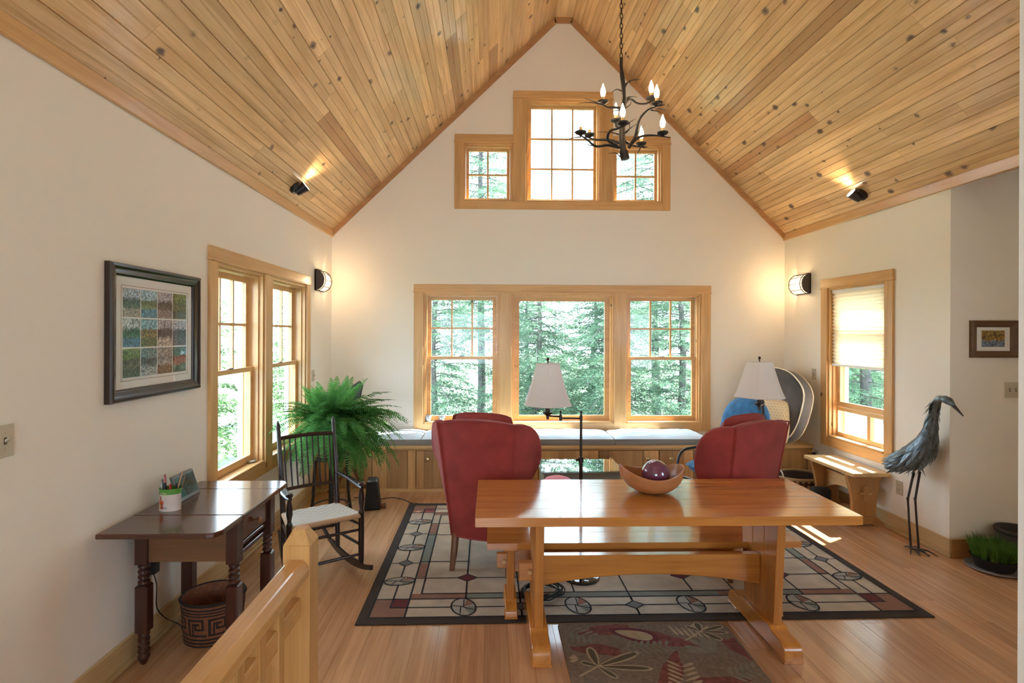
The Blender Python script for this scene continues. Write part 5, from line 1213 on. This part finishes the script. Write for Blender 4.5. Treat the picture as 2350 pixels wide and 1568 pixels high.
tw = [[(1432, 205), (1420, 201), (1408, 208)], [(1437, 200), (1448, 182), (1468, 176)], [(1437, 190), (1455, 180), (1475, 177)], [(1388, 236), (1368, 230), (1345, 223)], [(1388, 238), (1362, 232), (1332, 234)], [(1440, 222), (1452, 217), (1468, 218)], [(1434, 290), (1448, 278), (1465, 268)], [(1425, 305), (1405, 300), (1375, 300)], [(1440, 300), (1455, 288), (1475, 275)], [(1437, 305), (1450, 292), (1448, 275)], [(1428, 356), (1418, 348), (1400, 349)], [(1372, 333), (1355, 330), (1340, 328)], [(1513, 245), (1530, 246), (1535, 246)], [(1500, 248), (1515, 250), (1524, 254)], [(1337, 312), (1320, 314), (1300, 319)], [(1337, 310), (1328, 304), (1325, 305)], [(1477, 332), (1472, 342), (1468, 350)], [(1477, 331), (1488, 333), (1494, 333)], [(1430, 250), (1415, 250), (1408, 256)], [(1440, 245), (1452, 235), (1452, 228)], [(1460, 312), (1472, 298), (1484, 282)]]
for q in tw:
    dy = rnd.uniform(-.08, .08); p = smooth_path([cpt(x, y, dy*(i/2)) for i, (x, y) in enumerate(q)], 4)
    MB().tube(p, [.0045-.0035*i/(len(p)-1) for i in range(len(p))], 6).build('twig', 'black_iron', ch, smooth=True)
zt = cpt(1430, 128).z; x0 = cpt(1430, 128).x; link = MB().tube([(.010*math.cos(2*math.pi*k/12), 0, .019*math.sin(2*math.pi*k/12)) for k in range(13)], .0028, 6, cap=False)
lo = link.build('chain_link', 'black_iron', ch, smooth=True); lm = lo.data; first = True; k = 0; z = zt+.012; ztop_ = 5.25-2.75
while z < ztop_-.03:
    o = lo if first else inst('chain_link', lm, ch); first = False
    o.location = (x0, 0, z); o.rotation_euler.z = R(90) if k % 2 else R(15); z += .0312; k += 1
MB().lathe([(.06, 0), (.06, -.012), (.02, -.03), (.006, -.035)], 20, (x0, 0, ztop_+.033)).build('canopy', 'black_iron', ch, smooth=True)
# ------------------------------------------------------------------ wall sconces
def wall_sconce(label, x, y, face):
    r = thing('wall_sconce', label, 'wall lamp', (x, y, 2.20), 0 if face > 0 else math.pi, 'brown half-round wall sconces')
    # local: +x away from the wall; the dark end faces the camera side
    s = -1 if face > 0 else 1; ln = .25; R_ = .108; dp = .098
    def D(r_, dd, n=16): return [(dd*math.cos(t), r_*math.sin(t)) for t in [-math.pi/2+math.pi*i/n for i in range(n+1)]]
    def half(y0, y1, r_, dd, nm, mt, par=r): return MB().prism(D(r_, dd), 'y', y0, y1).build(nm, mt, par, smooth=True, angle=30)
    y0, y1 = (0, s*-ln)
    half(0, -s*.012, R_, dp, 'end_cap', 'brown_metal')
    MB().box(0, .012, min(0, -s*ln), max(0, -s*ln), -R_, R_).build('back_plate', 'brown_metal', r)
    rings = [[(x_*.93+.002, -s*yy, z_*.93) for x_, z_ in D(R_, dp)] for yy in (.012, ln-.012)]
    MB().loft(rings, False).build('glass_shade', 'sconce_glass', r, smooth=True)
    for yy in (.03, ln-.01):
        pts = [(x_*1.02+.004, -s*yy, z_*1.02) for x_, z_ in D(R_, dp)]; MB().tube(pts, .0045, 6).build('cage_hoop', 'brown_metal', r, smooth=True)
    for t in (-.42, 0.0, .42):
        a = math.pi/2*t*1.0; MB().tube([(dp*1.02*math.cos(a)+.004, -s*.01, R_*1.02*math.sin(a)), (dp*1.02*math.cos(a)+.004, -s*(ln-.008), R_*1.02*math.sin(a))], .004, 6).build('cage_bar', 'brown_metal', r, smooth=True)
    light('POINT', 'sconce_light', r, (.055, -s*(ln-.03), 0), .8, (1, .70, .38), .015)
    light('POINT', 'sconce_light', r, (.16, -s*ln*.5, 0), .5, (1, .72, .42), .04)
wall_sconce('lit half-round brown wall sconce above the fern', XL, 5.42, 1)
wall_sconce('lit half-round brown wall sconce beside the single shaded window', XR, 5.50, -1)
# ------------------------------------------------------------------ ceiling spots
def ceiling_spot(label, loc, side):
    r = thing('ceiling_spotlight', label, 'spotlight', loc, 0, 'black ceiling spotlights')
    ang = sl if side < 0 else sr; nrm = Vector((math.sin(ang), 0, -math.cos(ang))) if side < 0 else Vector((-math.sin(ang), 0, -math.cos(ang)))
    upd = Vector((math.cos(ang), 0, math.sin(ang))) if side < 0 else Vector((-math.cos(ang), 0, math.sin(ang)))
    q = nrm.to_track_quat('Z', 'Y').to_matrix().to_4x4()
    MB().lathe([(.058, 0), (.060, .008), (.056, .03), (.030, .042)], 24).xf(q).build('canopy', 'black_plastic', r, smooth=True)
    a, c = nrm*.045-upd*.03, nrm*.055+upd*.07+Vector((0, .01, 0))
    hd = MB().tube([a-upd*.005, a, a.lerp(c, .35), a.lerp(c, .7), c], [.018, .030, .036, .041, .047], 18).build('head', 'black_plastic', r, smooth=True)
    d = (c-a).normalized(); m = d.to_track_quat('Z', 'Y').to_matrix().to_4x4(); m.translation = c+d*.001
    MB().lathe([(.0, 0), (.040, 0), (.040, .003), (.0, .004)], 18).xf(m).build('lens', 'spot_lens', hd, smooth=True)
    light('SPOT', 'spot_light', r, c+d*.02, 2.6, (1, .78, .5), .03, angle=R(95), blend=.7, aim=d-nrm*.30)
ceiling_spot('small black spotlight on the ceiling slope above the desk wall', (-1.69, 4.58, 2.81+(-1.69+1.8)*.976), -1)
ceiling_spot('small black spotlight on the ceiling slope above the shaded window', (3.325, 4.60, 2.81+(3.43-3.325)*.993), 1)
# ------------------------------------------------------------------ outside: ground, deck, trees
S(MB().box(-60, 60, YB+.3, 70, -1.25, -1.2).build('ground', 'ground_litter'), 'sunlit leafy ground outside the far windows', 'ground')
S(MB().box(-60, XL-.3, -10, YB+.3, -1.25, -1.2).build('ground_side', 'ground_litter'), 'sunlit leafy ground outside the paired windows', 'ground')
dkf = S(MB().box(XR+.22, 5.75, 3.4, 9.5, -.68, -.575).build('floor_deck', 'deck_wood'), 'wooden deck outside the shaded window', 'deck')
for i in range(15): MB().box(XR+.22+i*.14, XR+.22+i*.14+.135, 3.4, 9.5, -.575, -.55).build('deck_board', 'deck_wood', dkf)
dr = thing('deck_railing', 'dark slatted deck railing seen through the shaded window', 'railing', (5.62, 6.5, -.55))
for k in range(4): MB().box(-.02, .02, -2.9, 2.9, .22+k*.22, .31+k*.22).build('slat', 'deck_rail', dr)
for y in (-2.8, -1.4, 0, 1.4, 2.8): MB().box(-.045, .045, y-.045, y+.045, 0, 1.05).build('post', 'deck_wood', dr)
MB().box(-.07, .07, -2.95, 2.95, 1.03, 1.07).build('top_rail', 'deck_wood', dr)
dc = thing('deck_chair', 'reclining deck chair with a pale fabric sling outside', 'deck chair', (4.55, 6.30, -.55), R(150)); dc.scale = (1.15, 1.15, 1.15)
for s in (-1, 1):
    MB().tube(smooth_path([(s*.28, .45, .02), (s*.28, .35, .40), (s*.28, .0, .38), (s*.28, -.35, .75), (s*.28, -.55, 1.05)], 4), .016, 8).build('side_tube', 'deck_chair_frame', dc, smooth=True)
    MB().tube([(s*.28, .05, .38), (s*.28, -.45, .02)], .016, 8).build('rear_leg', 'deck_chair_frame', dc, smooth=True)
    MB().tube([(s*.30, .32, .60), (s*.30, -.30, .62)], .02, 8).build('armrest', 'deck_chair_frame', dc, smooth=True)
MB().loft([[(-.26, .36, .41), (.26, .36, .41)], [(-.26, 0, .37), (.26, 0, .37)], [(-.26, -.34, .74), (.26, -.34, .74)], [(-.26, -.54, 1.04), (.26, -.54, 1.04)]], False).build('sling', 'deck_chair_fabric', dc, smooth=True)

def hemlock(seed, height, spread, density, mat='hemlock_green', leaf=(.042, .0095), base=.08, step=.0135):
    rr = random.Random(seed); tr = MB(); V = []; F = []; br = MB(); U = rr.uniform
    pts = [(.05*math.sin(i+seed), .05*math.cos(i*1.3+seed), height*i/8) for i in range(9)]
    tr.tube(pts, [(.055+.0045*height)*(1-.92*i/8)+.008 for i in range(9)], 9)
    nb = int(density*height)
    for k in range(nb):
        h = height*(base+(.98-base)*(k+rr.random())/nb); a = k*2.4+U(-.4, .4); ln = spread*(1-(h/height))**.7*U(.65, 1.1)+.25
        d = Vector((math.cos(a), math.sin(a), 0)); side = Vector((-math.sin(a), math.cos(a), 0)); P0 = Vector((0, 0, h)); droop = U(.15, .5); rise = U(.0, .3)
        def bpnt(t): return P0+d*ln*t+Vector((0, 0, ln*(rise*t-droop*t*t)))
        br.tube([bpnt(t/4) for t in range(5)], [.013*(1-t/5)+.002 for t in range(5)], 4, False)
        ns = max(6, int(ln*12))
        for j in range(ns):
            t = .12+.88*(j+rr.random())/ns; c = bpnt(t)
            for s in (-1, 1):
                tl = (.18+.42*(1-t))*ln*.6*U(.6, 1.15)+.06; tx, ty, tz = (side*s*U(.6, 1)+d*U(.3, .9)+Vector((0, 0, U(-.6, .15)))).normalized()
                nl = max(4, int(tl/step))
                for q in range(nl):
                    f = tl*(q+rr.random())/nl; ex, ey, ez = c.x+tx*f+U(-.03, .03), c.y+ty*f+U(-.03, .03), c.z+tz*f+U(-.03, .03)
                    L_ = leaf[0]*U(.7, 1.4); lx, ly, lz = (tx+U(-.9, .9))*L_, (ty+U(-.9, .9))*L_, (tz+U(-.8, .4))*L_; w_ = leaf[1]*U(.7, 1.3); wx, wy, wz = U(-1, 1)*w_, U(-1, 1)*w_, U(-1, 1)*w_
                    o = len(V); V.extend(((ex, ey, ez), (ex+lx*.5+wx, ey+ly*.5+wy, ez+lz*.5+wz), (ex+lx, ey+ly, ez+lz), (ex+lx*.5-wx, ey+ly*.5-wy, ez+lz*.5-wz))); F.append((o, o+1, o+2, o+3))
    fo = MB(); fo.v = V; fo.f = F; fo.mi = [0]*len(F)
    return [m.build(n_, mt) for m, n_, mt in ((tr, 'trunk', 'bark'), (br, 'branches', 'bark'), (fo, 'foliage', mat))]
PROTO = {}
for nm, args in dict(a=(1, 8.0, 1.6, 18), b=(2, 6.6, 1.5, 20), c=(3, 5.0, 1.4, 24)).items():
    PROTO[nm] = hemlock(*args)
PROTO['h'] = hemlock(9, 12.5, 2.3, 17, base=.22)
PROTO['m'] = hemlock(5, 5.5, 2.0, 9, 'maple_green', (.070, .024), .12, .050)
PROTO['s'] = hemlock(6, 2.6, 1.2, 22, 'maple_green', (.060, .024), .05, .034)
used = set()
def tree(kind, x, y, rz, sc, label, group, z=-1.2):
    r = thing('hemlock_tree' if kind in 'abch' else 'leafy_tree' if kind == 'm' else 'shrub', label, 'shrub' if kind == 's' else 'tree', (x, y, z), rz, group); r.scale = (sc,)*3
    for o in PROTO[kind]:
        c = o if kind not in used else o.copy()
        if kind in used: C.objects.link(c)
        c.parent = r
        if c.name.startswith('foliage'): c['kind'] = 'stuff'
    used.add(kind); return r
GB, GL, GR, GS = 'hemlocks beyond the far windows', 'trees beyond the paired windows', 'hemlocks beyond the deck', 'shrubs outside the windows'
for k, x, y, rz, s, lb in (('c', .95, 10.4, 0, 1.0, 'hemlock whose trunk shows along one side of the wide middle pane'),
                           ('b', -1.05, 10.2, 1, .95, 'hemlock behind the sash of the wide window nearest the fern'),
                           ('c', 2.35, 9.6, 2, .98, 'hemlock behind the swing-arm lamp shade outdoors'),
                           ('b', 3.9, 10.6, 3, 1.0, 'hemlock behind the sash of the wide window nearest the heron'),
                           ('c', 1.0, 13.6, 4, 1.0, 'smaller hemlock between the trunks behind the wide window'),
                           ('a', -3.0, 12.6, 5, 1.0, 'tall hemlock farthest toward the fern side outdoors'),
                           ('c', 2.5, 12.6, .5, 1.05, 'distant hemlock low behind the middle of the wide window'),
                           ('h', 4.2, 13.2, 1.5, 1.0, 'tall hemlock crowning the gable window nearest the heron'),
                           ('h', -.25, 14.2, 2.5, 1.0, 'distant tall hemlock filling the small gable window nearest the desk'),
                           ('b', 7.2, 15.6, 3.5, 1.1, 'distant hemlock between the wide window and the deck')):
    tree(k, x, y, rz, s, lb, GB)
for k, x, y, rz, s, lb in (('m', -5.9, 10.2, 0, .85, 'light green tree nearest the paired windows'), ('m', -9.6, 15.0, 1, .75, 'light green tree in the middle distance of the paired windows'), ('m', -6.3, 16.5, 2, .75, 'pale tree seen through the far one of the paired windows'), ('m', -14.0, 20.5, 3, .95, 'most distant pale tree beyond the paired windows')):
    tree(k, x, y, rz, s, lb, GL)
for k, x, y, rz, s, lb in (('a', 8.2, 11.3, 0, 1.3, 'thick-trunked hemlock seen under the half drawn shade'), ('c', 6.8, 13.2, 1, .95, 'hemlock beyond the deck railing toward the corner'), ('c', 10.2, 14.4, 2, 1.05, 'hemlock behind the thick trunk beyond the deck'), ('b', 12.6, 17.5, 3, 1.0, 'farthest hemlock beyond the deck')):
    tree(k, x, y, rz, s, lb, GR)
for x, y, rz, s, lb in ((-.85, 8.2, 0, .62, 'low shrub under the sash nearest the fern'), (1.0, 8.1, 1, .60, 'low shrub under the wide middle pane'), (2.75, 8.2, 2, .62, 'low shrub under the sash nearest the heron'), (-4.2, 7.6, 4, .55, 'low shrub outside the paired windows')):
    tree('s', x, y, rz, s, lb, GS)
